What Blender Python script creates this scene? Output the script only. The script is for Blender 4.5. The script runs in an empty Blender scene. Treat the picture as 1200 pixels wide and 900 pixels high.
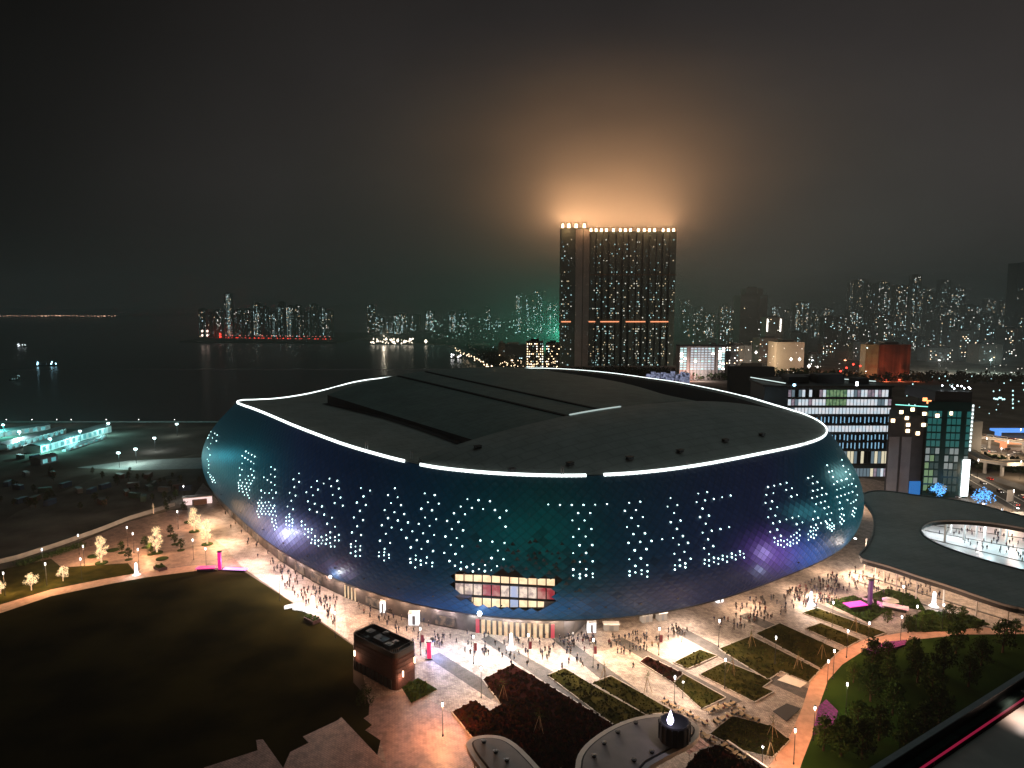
import bpy, bmesh, math, random
from mathutils import Vector, Matrix
from mathutils.bvhtree import BVHTree
random.seed(7)
S = bpy.context.scene
COL = S.collection
rad = math.radians
# ------------------------------------------------------------------ camera
FPX, PITCH, CAMH = 811.0, rad(6.7), 100.0      # focal length in photo pixels (1200 wide)
cam = bpy.data.cameras.new('camera'); camo = bpy.data.objects.new('camera', cam); COL.objects.link(camo)
cam.sensor_width = 36; cam.lens = 36 * FPX / 1200; cam.clip_start = .5; cam.clip_end = 40000
camo.location = (0, 0, CAMH); camo.rotation_euler = (math.pi / 2 - PITCH, 0, 0)
S.camera = camo
# ------------------------------------------------------------------ world: overcast city night
W = bpy.data.worlds.new('World'); S.world = W; W.use_nodes = True
nt = W.node_tree; nt.nodes.clear()
def wn(t, **k):
    n = nt.nodes.new(t)
    for a, b in k.items(): setattr(n, a, b)
    return n
out = wn('ShaderNodeOutputWorld'); bg = wn('ShaderNodeBackground'); bg2 = wn('ShaderNodeBackground'); add = wn('ShaderNodeAddShader')
sky = wn('ShaderNodeTexSky', sky_type='NISHITA', sun_disc=False, sun_elevation=rad(-8), sun_rotation=rad(200))
bg2.inputs[1].default_value = .05
nt.links.new(sky.outputs[0], bg2.inputs[0])
tc = wn('ShaderNodeTexCoord'); sep = wn('ShaderNodeSeparateXYZ'); nt.links.new(tc.outputs['Generated'], sep.inputs[0])
ramp = wn('ShaderNodeValToRGB'); nt.links.new(sep.outputs[2], ramp.inputs[0])
cr = ramp.color_ramp; cr.elements[0].position = 0; cr.elements[0].color = (.037, .037, .034, 1)
cr.elements[1].position = 1; cr.elements[1].color = (.003, .0028, .003, 1)
e = cr.elements.new(.16); e.color = (.042, .038, .036, 1)
e = cr.elements.new(.42); e.color = (.022, .0185, .0182, 1)
dot = wn('ShaderNodeVectorMath', operation='DOT_PRODUCT'); dot.inputs[1].default_value = (.48, .877, 0)
nt.links.new(tc.outputs['Generated'], dot.inputs[0])
mr = wn('ShaderNodeMapRange', interpolation_type='SMOOTHSTEP'); mr.inputs[1].default_value = .3; mr.inputs[2].default_value = 1
mr.inputs[3].default_value = .07; mr.inputs[4].default_value = 1
nt.links.new(dot.outputs['Value'], mr.inputs[0])
ns = wn('ShaderNodeTexNoise'); ns.inputs['Scale'].default_value = 2.2; ns.inputs['Detail'].default_value = 4
nt.links.new(tc.outputs['Generated'], ns.inputs['Vector'])
mr2 = wn('ShaderNodeMapRange'); mr2.inputs[1].default_value = .3; mr2.inputs[2].default_value = .7; mr2.inputs[3].default_value = .75; mr2.inputs[4].default_value = 1.2
nt.links.new(ns.outputs[0], mr2.inputs[0])
mul = wn('ShaderNodeMath', operation='MULTIPLY'); nt.links.new(mr.outputs[0], mul.inputs[0]); nt.links.new(mr2.outputs[0], mul.inputs[1])
nt.links.new(ramp.outputs[0], bg.inputs[0]); nt.links.new(mul.outputs[0], bg.inputs[1])
nt.links.new(bg.outputs[0], add.inputs[0]); nt.links.new(bg2.outputs[0], add.inputs[1]); nt.links.new(add.outputs[0], out.inputs[0])
# ------------------------------------------------------------------ render settings
S.view_settings.view_transform = 'Standard'; S.view_settings.look = 'None'; S.view_settings.exposure = 0; S.view_settings.gamma = 1
cy = S.cycles
cy.use_denoising = True; cy.max_bounces = 4; cy.diffuse_bounces = 1; cy.glossy_bounces = 2; cy.transmission_bounces = 2
cy.volume_bounces = 0; cy.volume_step_rate = .5; cy.volume_max_steps = 64; cy.transparent_max_bounces = 8; cy.caustics_reflective = False; cy.caustics_refractive = False
cy.sample_clamp_indirect = 2; cy.use_light_tree = True
HAZE = .00012
# one weak, very soft light from above: the overcast glowing over the city
sl = bpy.data.lights.new('sky_glow', 'SUN'); sl.energy = .17; sl.angle = rad(60); sl.color = (.76, 1, .97)
so = bpy.data.objects.new('sky_glow', sl); COL.objects.link(so); so.rotation_euler = (rad(-25), rad(25), 0)

# ------------------------------------------------------------------ helpers
CP, SP = math.cos(PITCH), math.sin(PITCH)
def ray(px, py):
    u = (px - 600) / FPX; v = (450 - py) / FPX
    return Vector((u, CP + v * SP, -SP + v * CP))
def at(px, py, z=0):
    "survey a photo point lying at height z"
    d = ray(px, py); t = (z - CAMH) / d.z
    return (d.x * t, d.y * t)
def hz(px, py, Y):
    "x and z of a photo point lying at depth Y"
    d = ray(px, py); t = Y / d.y
    return d.x * t, CAMH + d.z * t
def proj(p):
    z = p[2] - CAMH; c = p[1] * CP - z * SP; up = p[1] * SP + z * CP
    return (600 + FPX * p[0] / c, 450 - FPX * up / c) if c > 1 else (-999, -999)

def tag(o, label=None, cat=None, group=None, kind=None):
    if label: o['label'] = label
    if cat: o['category'] = cat
    if group: o['group'] = group
    if kind: o['kind'] = kind
    return o
def empty(name, loc, rz=0, label=None, cat=None, group=None):
    o = bpy.data.objects.new(name, None); COL.objects.link(o); o.empty_display_size = .5
    o.location = (loc[0], loc[1], loc[2] if len(loc) > 2 else 0); o.rotation_euler = (0, 0, rz)
    return tag(o, label, cat, group)
class MB:
    def __init__(s): s.v = []; s.f = []; s.m = []
    def add(s, vs, fs, m=0):
        n = len(s.v); s.v += [tuple(v) for v in vs]; s.f += [tuple(i + n for i in f) for f in fs]; s.m += [m] * len(fs)
    def box(s, c, d, rz=0, m=0, taper=1):
        cx, cy, cz = c; hx, hy, hh = d[0] / 2, d[1] / 2, d[2] / 2; ca, sa = math.cos(rz), math.sin(rz); vs = []
        for k in (-1, 1):
            t = 1 if k < 0 else taper
            for i, j in ((-1, -1), (1, -1), (1, 1), (-1, 1)):
                x, y = i * hx * t, j * hy * t
                vs.append((cx + x * ca - y * sa, cy + x * sa + y * ca, cz + k * hh))
        s.add(vs, [(0, 3, 2, 1), (4, 5, 6, 7), (0, 1, 5, 4), (1, 2, 6, 5), (2, 3, 7, 6), (3, 0, 4, 7)], m)
    def tube(s, pts, rs, n=8, m=0, cap=True):
        pts = [Vector(p) for p in pts]; vs = []; N = len(pts)
        for i, p in enumerate(pts):
            d = (pts[min(i + 1, N - 1)] - pts[max(i - 1, 0)]).normalized()
            a = d.cross(Vector((0, 0, 1)) if abs(d.z) < .9 else Vector((1, 0, 0))).normalized(); b = d.cross(a)
            r = rs[i] if isinstance(rs, (list, tuple)) else rs
            for k in range(n):
                t = 2 * math.pi * k / n
                vs.append(p + a * (r * math.cos(t)) + b * (r * math.sin(t)))
        fs = [(i * n + k, i * n + (k + 1) % n, (i + 1) * n + (k + 1) % n, (i + 1) * n + k) for i in range(N - 1) for k in range(n)]
        if cap: fs += [tuple(range(n))[::-1], tuple((N - 1) * n + k for k in range(n))]
        s.add(vs, fs, m)
    def lathe(s, prof, c=(0, 0, 0), n=12, m=0):
        vs = [(c[0] + r * math.cos(2 * math.pi * k / n), c[1] + r * math.sin(2 * math.pi * k / n), c[2] + z) for r, z in prof for k in range(n)]
        fs = [(i * n + k, i * n + (k + 1) % n, (i + 1) * n + (k + 1) % n, (i + 1) * n + k) for i in range(len(prof) - 1) for k in range(n)]
        s.add(vs, fs, m)
    def prism(s, poly, z0, z1, m=0, bottom=True):
        n = len(poly)
        ar = sum(poly[i][0] * poly[(i + 1) % n][1] - poly[(i + 1) % n][0] * poly[i][1] for i in range(n))
        if ar < 0: poly = poly[::-1]
        vs = [(x, y, z0) for x, y in poly] + [(x, y, z1) for x, y in poly]
        fs = [tuple(range(n, 2 * n))] + [(i, (i + 1) % n, n + (i + 1) % n, n + i) for i in range(n)]
        if bottom: fs.append(tuple(range(n))[::-1])
        s.add(vs, fs, m)
    def quad(s, a, b, c, d, m=0): s.add([a, b, c, d], [(0, 1, 2, 3)], m)
    def mesh(s, name, mats, smooth=False):
        me = bpy.data.meshes.new(name); me.from_pydata(s.v, [], s.f)
        for q in (mats if isinstance(mats, (list, tuple)) else [mats]): me.materials.append(q)
        me.polygons.foreach_set('material_index', s.m)
        if smooth: me.polygons.foreach_set('use_smooth', [True] * len(s.f))
        me.update(); return me
    def build(s, name, mats, parent=None, smooth=False, loc=None, **k):
        o = bpy.data.objects.new(name, s.mesh(name, mats, smooth)); COL.objects.link(o)
        if parent: o.parent = parent
        if loc: o.location = loc
        tag(o, **k); return o
def link(name, me, parent=None, loc=(0, 0, 0), rz=0):
    o = bpy.data.objects.new(name, me); COL.objects.link(o); o.location = loc; o.rotation_euler = (0, 0, rz)
    if parent: o.parent = parent
    return o
def copy_tree(o, parent=None):
    c = o.copy(); COL.objects.link(c)
    if parent: c.parent = parent
    for ch in list(o.children): copy_tree(ch, c)
    return c

def mat(name, col, rough=.6, metal=0, var=0, scale=1.0, detail=3, bump=0, col2=None, spec=None, coord='Object', stretch=None):
    m = bpy.data.materials.new(name); m.use_nodes = True; t = m.node_tree; b = t.nodes['Principled BSDF']
    b.inputs['Base Color'].default_value = (*col, 1); b.inputs['Roughness'].default_value = rough; b.inputs['Metallic'].default_value = metal
    if spec is None and rough >= .9: spec = 0
    if spec is not None: b.inputs['Specular IOR Level'].default_value = spec
    if var or col2 or bump:
        tcn = t.nodes.new('ShaderNodeTexCoord'); n = t.nodes.new('ShaderNodeTexNoise'); n.inputs['Scale'].default_value = scale; n.inputs['Detail'].default_value = detail
        src = tcn.outputs[coord]
        if stretch:
            mp = t.nodes.new('ShaderNodeMapping'); mp.inputs['Scale'].default_value = stretch; t.links.new(src, mp.inputs[0]); src = mp.outputs[0]
        t.links.new(src, n.inputs['Vector'])
        c2 = col2 or tuple(min(1, c * (1 + var)) for c in col); c1 = col if col2 else tuple(c * (1 - var) for c in col)
        r = t.nodes.new('ShaderNodeValToRGB'); r.color_ramp.elements[0].position = .35; r.color_ramp.elements[1].position = .65
        r.color_ramp.elements[0].color = (*c1, 1); r.color_ramp.elements[1].color = (*c2, 1)
        t.links.new(n.outputs[0], r.inputs[0]); t.links.new(r.outputs[0], b.inputs['Base Color'])
        if bump:
            bu = t.nodes.new('ShaderNodeBump'); bu.inputs['Strength'].default_value = bump; bu.inputs['Distance'].default_value = .3
            t.links.new(n.outputs[0], bu.inputs['Height']); t.links.new(bu.outputs[0], b.inputs['Normal'])
    return m
def glow(name, col, st, sample=False, col2=None, scale=1.0, base=(.02, .02, .02)):
    m = bpy.data.materials.new(name); m.use_nodes = True; t = m.node_tree; b = t.nodes['Principled BSDF']
    b.inputs['Base Color'].default_value = (*base, 1); b.inputs['Emission Color'].default_value = (*col, 1); b.inputs['Emission Strength'].default_value = st
    if col2:
        tcn = t.nodes.new('ShaderNodeTexCoord'); n = t.nodes.new('ShaderNodeTexNoise'); n.inputs['Scale'].default_value = scale; n.inputs['Detail'].default_value = 4
        r = t.nodes.new('ShaderNodeValToRGB'); r.color_ramp.elements[0].position = .4; r.color_ramp.elements[1].position = .6
        r.color_ramp.elements[0].color = (*col, 1); r.color_ramp.elements[1].color = (*col2, 1)
        t.links.new(tcn.outputs['Object'], n.inputs['Vector']); t.links.new(n.outputs[0], r.inputs[0]); t.links.new(r.outputs[0], b.inputs['Emission Color'])
    m.cycles.emission_sampling = 'AUTO' if sample else 'NONE'
    return m
def lamp(name, loc, col, power, kind='POINT', r=.2, parent=None, rot=None, spot=None, blend=.5, size=None):
    l = bpy.data.lights.new(name, kind); l.color = col; l.energy = power
    if kind in ('POINT', 'SPOT'): l.shadow_soft_size = r
    if kind == 'SPOT': l.spot_size = spot; l.spot_blend = blend
    o = bpy.data.objects.new(name, l); COL.objects.link(o); o.location = loc
    if rot: o.rotation_euler = rot
    if parent: o.parent = parent
    return o
def aim(o, target):
    d = Vector(target) - o.location; o.rotation_euler = d.to_track_quat('-Z', 'Y').to_euler()

# ------------------------------------------------------------------ materials
def paving(name, c1, c2, c3, sx=.6, rz=rad(35.6)):
    m = bpy.data.materials.new(name); m.use_nodes = True; t = m.node_tree; b = t.nodes['Principled BSDF']; b.inputs['Roughness'].default_value = .55
    tcn = t.nodes.new('ShaderNodeTexCoord'); mp = t.nodes.new('ShaderNodeMapping'); mp.inputs['Rotation'].default_value = (0, 0, rz)
    br = t.nodes.new('ShaderNodeTexBrick'); br.inputs['Scale'].default_value = sx; br.inputs['Color1'].default_value = (*c1, 1); br.inputs['Color2'].default_value = (*c2, 1)
    br.inputs['Mortar'].default_value = (*c3, 1); br.inputs['Mortar Size'].default_value = .025; br.inputs['Bias'].default_value = 0
    n = t.nodes.new('ShaderNodeTexNoise'); n.inputs['Scale'].default_value = .35; n.inputs['Detail'].default_value = 7; n.inputs['Roughness'].default_value = .75
    mx = t.nodes.new('ShaderNodeMix'); mx.data_type = 'RGBA'; mx.blend_type = 'MULTIPLY'; mx.inputs[0].default_value = .85
    r = t.nodes.new('ShaderNodeValToRGB'); r.color_ramp.elements[0].position = .4; r.color_ramp.elements[1].position = .56
    r.color_ramp.elements[0].color = (.42, .4, .4, 1); r.color_ramp.elements[1].color = (1, 1, 1, 1)
    t.links.new(tcn.outputs['Object'], mp.inputs[0]); t.links.new(mp.outputs[0], br.inputs['Vector']); t.links.new(mp.outputs[0], n.inputs['Vector'])
    t.links.new(n.outputs[0], r.inputs[0]); t.links.new(br.outputs[0], mx.inputs[6]); t.links.new(r.outputs[0], mx.inputs[7]); t.links.new(mx.outputs[2], b.inputs['Base Color'])
    return m
M = {}
M['plaza'] = paving('plaza_paving', (.42, .35, .30), (.24, .20, .17), (.12, .10, .09))
M['prom'] = paving('promenade_paving', (.42, .36, .32), (.36, .30, .27), (.2, .16, .14), .4)
M['band'] = paving('band_paving', (.085, .075, .07), (.06, .055, .052), (.03, .03, .03))
M['pinkpave'] = paving('terrace_paving', (.34, .22, .18), (.28, .18, .15), (.14, .1, .08), .5)
M['path'] = mat('path_surface', (.42, .24, .17), .8, var=.15, scale=.6)
M['asphalt'] = mat('asphalt', (.05, .05, .052), .8, var=.25, scale=.15)
M['marking'] = mat('road_marking', (.75, .75, .72), .7, var=.05)
M['soil'] = mat('site_ground', (.07, .06, .05), .95, scale=.03, detail=8, col2=(.15, .13, .11), bump=.4)
M['siteroad'] = mat('site_road', (.14, .12, .1), .9, var=.4, scale=.05, detail=6)
M['grass'] = mat('lawn_grass', (.008, .008, .003), .95, scale=.05, detail=10, col2=(.026, .023, .007))
M['grass2'] = mat('bed_grass', (.016, .017, .004), .95, scale=.25, detail=8, col2=(.042, .036, .010))
M['maroon'] = mat('maroon_ground_cover', (.008, .005, .004), .95, scale=.12, detail=6, col2=(.024, .006, .005))
M['parkgrass'] = mat('park_grass', (.012, .03, .006), .95, scale=.08, detail=8, col2=(.025, .05, .01))
M['purple'] = mat('purple_flowers', (.22, .04, .25), .9, scale=1.5, detail=4, col2=(.08, .05, .08), bump=1)
M['water'] = mat('sea_water', (.004, .010, .012), .3, spec=.5)
t = M['water'].node_tree; b = t.nodes['Principled BSDF']; n = t.nodes.new('ShaderNodeTexNoise'); n.inputs['Scale'].default_value = .12; n.inputs['Detail'].default_value = 6
tcn = t.nodes.new('ShaderNodeTexCoord'); bu = t.nodes.new('ShaderNodeBump'); bu.inputs['Strength'].default_value = .35; bu.inputs['Distance'].default_value = 1
t.links.new(tcn.outputs['Object'], n.inputs['Vector']); t.links.new(n.outputs[0], bu.inputs['Height']); t.links.new(bu.outputs[0], b.inputs['Normal'])
M['concrete'] = mat('concrete', (.32, .31, .3), .8, var=.12, scale=.3)
M['band'].node_tree.nodes['Principled BSDF'].inputs['Roughness'].default_value = .85; M['plaza'].node_tree.nodes['Principled BSDF'].inputs['Roughness'].default_value = .7
M['kerb'] = mat('kerb_stone', (.3, .27, .25), .8, var=.1, scale=1)
M['roof'] = mat('roof_sheet', (.44, .45, .42), .6, scale=.03, detail=6, col2=(.38, .40, .375))
M['vault'] = mat('vault_sheet', (.22, .31, .29), .6, scale=.02, detail=6, col2=(.18, .27, .25))
def seams(m, sc, rz, dark=.8, w=.5, h=.25):
    t = m.node_tree; b = t.nodes['Principled BSDF']; l = b.inputs['Base Color'].links[0].from_socket
    tcn = t.nodes.new('ShaderNodeTexCoord'); mp = t.nodes.new('ShaderNodeMapping'); mp.inputs['Rotation'].default_value = (0, 0, rz); br = t.nodes.new('ShaderNodeTexBrick')
    br.inputs['Scale'].default_value = sc; br.inputs['Color1'].default_value = (1, 1, 1, 1); br.inputs['Color2'].default_value = (.93, .94, .94, 1); br.inputs['Mortar'].default_value = (dark, dark, dark, 1); br.inputs['Mortar Size'].default_value = .02; br.inputs['Brick Width'].default_value = w; br.inputs['Row Height'].default_value = h
    st = t.nodes.new('ShaderNodeTexNoise'); st.inputs['Scale'].default_value = .09; st.inputs['Detail'].default_value = 8; st.inputs['Roughness'].default_value = .7
    r2 = t.nodes.new('ShaderNodeValToRGB'); r2.color_ramp.elements[0].position = .38; r2.color_ramp.elements[0].color = (.78, .78, .76, 1); r2.color_ramp.elements[1].position = .6
    m1 = t.nodes.new('ShaderNodeMix'); m1.data_type = 'RGBA'; m1.blend_type = 'MULTIPLY'; m1.inputs[0].default_value = 1; m2 = t.nodes.new('ShaderNodeMix'); m2.data_type = 'RGBA'; m2.blend_type = 'MULTIPLY'; m2.inputs[0].default_value = 1
    t.links.new(tcn.outputs['Object'], mp.inputs[0]); t.links.new(mp.outputs[0], br.inputs['Vector']); t.links.new(tcn.outputs['Object'], st.inputs['Vector']); t.links.new(st.outputs[0], r2.inputs[0])
    t.links.new(l, m1.inputs[6]); t.links.new(br.outputs[0], m1.inputs[7]); t.links.new(m1.outputs[2], m2.inputs[6]); t.links.new(r2.outputs[0], m2.inputs[7]); t.links.new(m2.outputs[2], b.inputs['Base Color'])
seams(M['roof'], .06, -rad(35.6)); seams(M['vault'], .06, -rad(35.6))
M['dark'] = mat('dark_metal', (.02, .022, .024), .5, metal=.3)
M['black'] = mat('black_recess', (.008, .008, .009), .8)
M['steel'] = mat('grey_steel', (.25, .25, .26), .4, metal=.7)
M['cream'] = mat('cream_rim', (.55, .48, .4), .5, var=.06, scale=.5)
M['canopy'] = mat('canopy_sheet', (.5, .5, .47), .6, scale=.05, detail=5, col2=(.43, .43, .41))
seams(M['canopy'], .1, -rad(20), .86)
M['brick'] = mat('red_brick', (.05, .020, .017), .85, var=.35, scale=3)
M['white'] = mat('white_paint', (.75, .75, .75), .5, var=.04)
M['bark'] = mat('bark', (.07, .045, .03), .9, var=.3, scale=4)
M['wood'] = mat('stake_wood', (.22, .15, .07), .8, var=.2, scale=3)
M['leaf'] = mat('leaf_green', (.03, .06, .012), .9, scale=.8, col2=(.05, .08, .02))
M['leaf2'] = mat('leaf_dark', (.014, .028, .008), .9, scale=.8, col2=(.03, .045, .014))
M['L_cool'] = glow('lamp_cool', (.85, .93, 1), 9)
M['L_warm'] = glow('lamp_warm', (1, .72, .45), 7)
M['L_white'] = glow('lamp_white', (1, .97, .95), 8)
M['ring'] = glow('ring_led', (.88, 1, .97), 2.6)
M['dot'] = glow('pixel_led', (.66, 1, .98), 6.0)
M['win_c'] = glow('window_cool', (.6, .95, 1), 7.5)
M['win_w'] = glow('window_warm', (1, .72, .42), 6.5)
M['win_n'] = glow('window_neutral', (1, .95, .85), 7)
M['win_d'] = glow('window_dim', (.4, .6, .6), 1.9)
M['win_r'] = glow('window_red', (1, .18, .07), .9)
M['red'] = glow('red_light', (1, .05, .03), 5)
M['orange'] = glow('orange_light', (1, .33, .12), 3)
M['blue'] = glow('blue_light', (.1, .45, 1), 4)
M['magenta'] = glow('magenta_panel', (1, .05, .5), 1.6)
M['pink'] = glow('pink_screen', (1, .35, .35), 1.1, col2=(1, .6, .5), scale=.5)
M['violet'] = glow('violet_panel', (.35, .05, .35), .35)

# facade skin: LED glow and washes of coloured light put into the panel emission
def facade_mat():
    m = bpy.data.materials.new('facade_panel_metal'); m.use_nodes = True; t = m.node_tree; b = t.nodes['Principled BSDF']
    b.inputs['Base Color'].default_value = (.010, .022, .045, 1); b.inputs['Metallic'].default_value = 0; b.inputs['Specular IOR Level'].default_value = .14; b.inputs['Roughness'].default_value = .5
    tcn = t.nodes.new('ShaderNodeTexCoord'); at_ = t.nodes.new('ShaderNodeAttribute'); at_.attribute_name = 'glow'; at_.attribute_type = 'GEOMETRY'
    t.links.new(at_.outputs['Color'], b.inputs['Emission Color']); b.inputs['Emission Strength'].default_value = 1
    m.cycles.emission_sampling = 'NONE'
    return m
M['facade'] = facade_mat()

# ------------------------------------------------------------------ ground, water
g = MB(); g.prism([(-12000, -400), (12000, -400), (12000, 12000), (-12000, 12000)], -4, -2.0); g.build('water', M['water'], kind='structure')
shore = [(-3000, 574), (-262, 574), (-150, 600), (-70, 760), (8, 930), (-20, 1150), (-95, 1560), (-190, 1700), (-330, 1760), (-400, 1850), (-420, 2100), (-100, 3200), (200, 6000), (9000, 6000), (9000, -200), (-3000, -200)]
g = MB(); g.prism(shore, -3.5, 0); g.build('ground', M['soil'], kind='structure')
g = MB(); g.prism([(-860, 1790), (-700, 1765), (-440, 1740), (-430, 2300), (-900, 2400)], -3.5, 1); g.build('island_ground', M['soil'], kind='structure')
g = MB(); g.prism([(-6500, 5200), (-2500, 5200), (-2200, 6500), (-6500, 6500)], -3.5, 1); g.build('far_shore', M['soil'], kind='structure')
def flat(name, pts, m, z0=0, z1=.03, kind='structure', h=None, **k):
    g = MB(); g.prism([at(x, y) for x, y in pts], z0, z1); return g.build(name, m, kind=kind, **k)

flat('plaza', [(232, 585), (300, 640), (400, 640), (700, 620), (1010, 560), (1200, 590), (1330, 640), (1330, 742), (1060, 742), (1010, 755), (975, 775), (948, 815), (930, 860), (895, 905), (870, 960), (330, 960), (440, 870), (420, 760), (300, 670), (262, 645)], M['plaza'])
flat('promenade', [(238, 566), (262, 590), (300, 634), (345, 662), (400, 690), (408, 750), (330, 697), (283, 664), (262, 640), (222, 612), (219, 592)], M['prom'], .03, .06)
flat('tree_terrace', [(-30, 690), (60, 650), (150, 612), (200, 598), (230, 598), (262, 632), (283, 664), (240, 666), (150, 677), (60, 697), (0, 712), (-60, 730)], M['pinkpave'], 0, .025)
flat('verge', [(-60, 705), (0, 668), (60, 655), (72, 665), (150, 660), (160, 673), (100, 684), (40, 697), (-60, 726)], M['grass2'], .025, .06)
flat('curved_path', [(-60, 733), (0, 709), (60, 691), (120, 679), (165, 671), (240, 661), (248, 667), (170, 677), (122, 686), (60, 699), (0, 719), (-60, 745)], M['path'], .06, .09)
flat('lawn', [(-200, 800), (-60, 745), (0, 719), (60, 699), (122, 686), (170, 677), (240, 668), (283, 668), (330, 698), (414, 757), (414, 800), (425, 812), (433, 826), (432, 838), (426, 842), (436, 850), (428, 856), (446, 868), (425, 960), (-300, 960)], M['grass'], .03, .1)
# stepped edges of terrace over the lawn
for pts in ([(400, 841), (395, 845), (355, 864), (362, 871), (340, 882), (330, 905), (345, 960), (470, 960), (452, 896)], [(300, 868), (308, 867), (335, 905), (370, 960), (150, 960), (240, 900), (302, 880)]):
    flat('lower_terrace', pts, M['pinkpave'], .1, .16)
flat('warm_forecourt', [(425, 842), (436, 820), (470, 810), (500, 818), (535, 840), (560, 870), (580, 960), (470, 960), (446, 868), (428, 856), (436, 850), (426, 843)], M['pinkpave'], .03, .06)
# bands across the plaza
for pts in ([(500, 770), (515, 765), (592, 812), (575, 820)], [(563, 749), (573, 745), (745, 842), (722, 855)], [(641, 744), (655, 742), (775, 828), (757, 840)], [(716, 750), (729, 747), (870, 822), (850, 829)],
            [(790, 741), (801, 736), (905, 790), (960, 812), (950, 822), (890, 795)], [(866, 722), (876, 718), (960, 754), (950, 762)], [(458, 822), (466, 818), (560, 880), (548, 892)], [(930, 700), (937, 697), (1030, 738), (1020, 744)]):
    flat('paving_band', pts, M['band'], .03, .055)
BEDS = [('maroon', [(601, 779), (722, 852), (690, 905), (600, 905), (560, 872), (530, 835), (556, 822), (574, 834), (588, 826), (566, 797)]),
        ('grass2', [(642, 792), (662, 784), (693, 803), (757, 839), (722, 852)]), ('grass2', [(694, 801), (716, 793), (790, 835), (757, 838)]),
        ('maroon', [(750, 776), (759, 770), (800, 790), (788, 800)]), ('grass2', [(801, 791), (850, 818), (822, 831), (789, 801)]),
        ('grass2', [(790, 777), (820, 762), (840, 769), (806, 784)]), ('grass2', [(820, 791), (850, 776), (904, 798), (893, 806), (906, 811), (884, 823)]),
        ('grass2', [(843, 761), (880, 746), (960, 786), (947, 800), (915, 787), (900, 797)]), ('grass2', [(886, 743), (914, 731), (984, 763), (962, 784)]),
        ('grass2', [(941, 719), (957, 713), (1038, 742), (1020, 748)]), ('grass2', [(944, 737), (962, 731), (1008, 750), (992, 759)]),
        ('leaf2', [(968, 706), (1000, 698), (1040, 715), (1018, 730)]), ('leaf2', [(1012, 700), (1040, 690), (1075, 700), (1085, 716), (1060, 712)]),
        ('grass', [(832, 861), (858, 840), (905, 852), (925, 868), (905, 888), (870, 880)]), ('black', [(906, 834), (922, 825), (938, 831), (922, 846)]),
        ('leaf2', [(470, 805), (490, 795), (512, 808), (482, 824)]), ('grass', [(546, 872), (562, 868), (580, 885), (590, 905), (565, 905)]),
        ('leaf2', [(1060, 728), (1085, 716), (1140, 722), (1160, 732), (1120, 740), (1066, 741)]), ('maroon', [(820, 880), (850, 872), (905, 905), (800, 905)])]
M['leafbed'] = M['leaf2']
bed_rnd = random.Random(77); tufts = {}
for bi, (m_, pts) in enumerate(BEDS):
    bed = flat('planting_bed', pts, M[m_], .03, .22)
    P = [Vector((*at(x, y), 0)) for x, y in pts]; n_ = len(P)
    if sum(P[i].x * P[(i + 1) % n_].y - P[(i + 1) % n_].x * P[i].y for i in range(n_)) < 0: P = P[::-1]
    for i in range(n_):     # one kerb stone run per side
        a, b_ = P[i], P[(i + 1) % n_]; d = b_ - a
        if d.length < 1.2 or m_ in ('black', 'leaf2'): continue
        d = d.normalized(); o_ = Vector((d.y, -d.x, 0)) * .28; g = MB(); g.prism([(q.x, q.y) for q in (a + o_ * .02, b_ + o_ * .02, b_ + o_, a + o_)], .03, .27 - .001 * (i % 3)); g.build('kerb', M['kerb'], kind='structure')
    bx = [min(q[0] for q in pts), max(q[0] for q in pts), min(q[1] for q in pts), max(q[1] for q in pts)]
    w = tufts.setdefault(m_, MB())
    for k in range(int((bx[1] - bx[0]) * (bx[3] - bx[2]) * .16)):
        px, py = bed_rnd.uniform(bx[0], bx[1]), bed_rnd.uniform(bx[2], bx[3]); c_ = False
        for i in range(len(pts)):
            (x1, y1), (x2, y2) = pts[i], pts[(i + 1) % len(pts)]
            if (y1 > py) != (y2 > py) and px < (x2 - x1) * (py - y1) / (y2 - y1) + x1: c_ = not c_
        if not c_ or m_ == 'black': continue
        x, y = at(px, py, .2); s_ = bed_rnd.uniform(.12, .34) * (1.7 if m_ in ('maroon', 'leaf2') else 1)
        for q in range(2):
            a_ = bed_rnd.uniform(0, 3.14); dx, dy = math.cos(a_) * s_, math.sin(a_) * s_; w.quad((x - dx, y - dy, .2), (x + dx, y + dy, .2), (x + dx * .7, y + dy * .7 + .05, .2 + s_ * 1.1), (x - dx * .7, y - dy * .7 + .05, .2 + s_ * 1.3))
for m_, w in tufts.items():
    if w.v: w.build('bed_plants', {'maroon': mat('maroon_leaves', (.06, .014, .010), .9, scale=.6, col2=(.02, .02, .006)), 'leaf2': M['leaf']}.get(m_, mat('bed_tufts', (.05, .05, .012), .9, scale=.6, col2=(.02, .028, .006))), kind='stuff', label='low planting growing in the plaza beds, ' + {'maroon': 'dark red kind', 'leaf2': 'leafy green kind'}.get(m_, 'grass kind ' + ('in the lit beds' if m_ == 'grass2' else 'by the pavilions')), cat='planting')
flat('pale_paving', [(911, 797), (932, 784), (956, 793), (938, 806)], mat('pale_stone', (.6, .56, .5), .6, var=.05), .03, .06)
pathL = [(880, 925), (905, 893), (926, 862), (940, 830), (950, 798), (972, 768), (1015, 749), (1060, 741), (1130, 737), (1330, 730)]
pathR = [(1330, 742), (1130, 744), (1060, 751), (1015, 761), (987, 779), (970, 798), (959, 830), (952, 862), (940, 893), (930, 925)]
flat('park_path', pathL + pathR, M['path'], .06, .1)
flat('park_lawn', pathR + [(960, 1100), (1500, 1000), (1330, 742)], M['parkgrass'], 0, .07)
flat('flower_bed', [(952, 862), (959, 830), (968, 822), (982, 836), (978, 850), (960, 860)], M['purple'], .07, .6)
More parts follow.
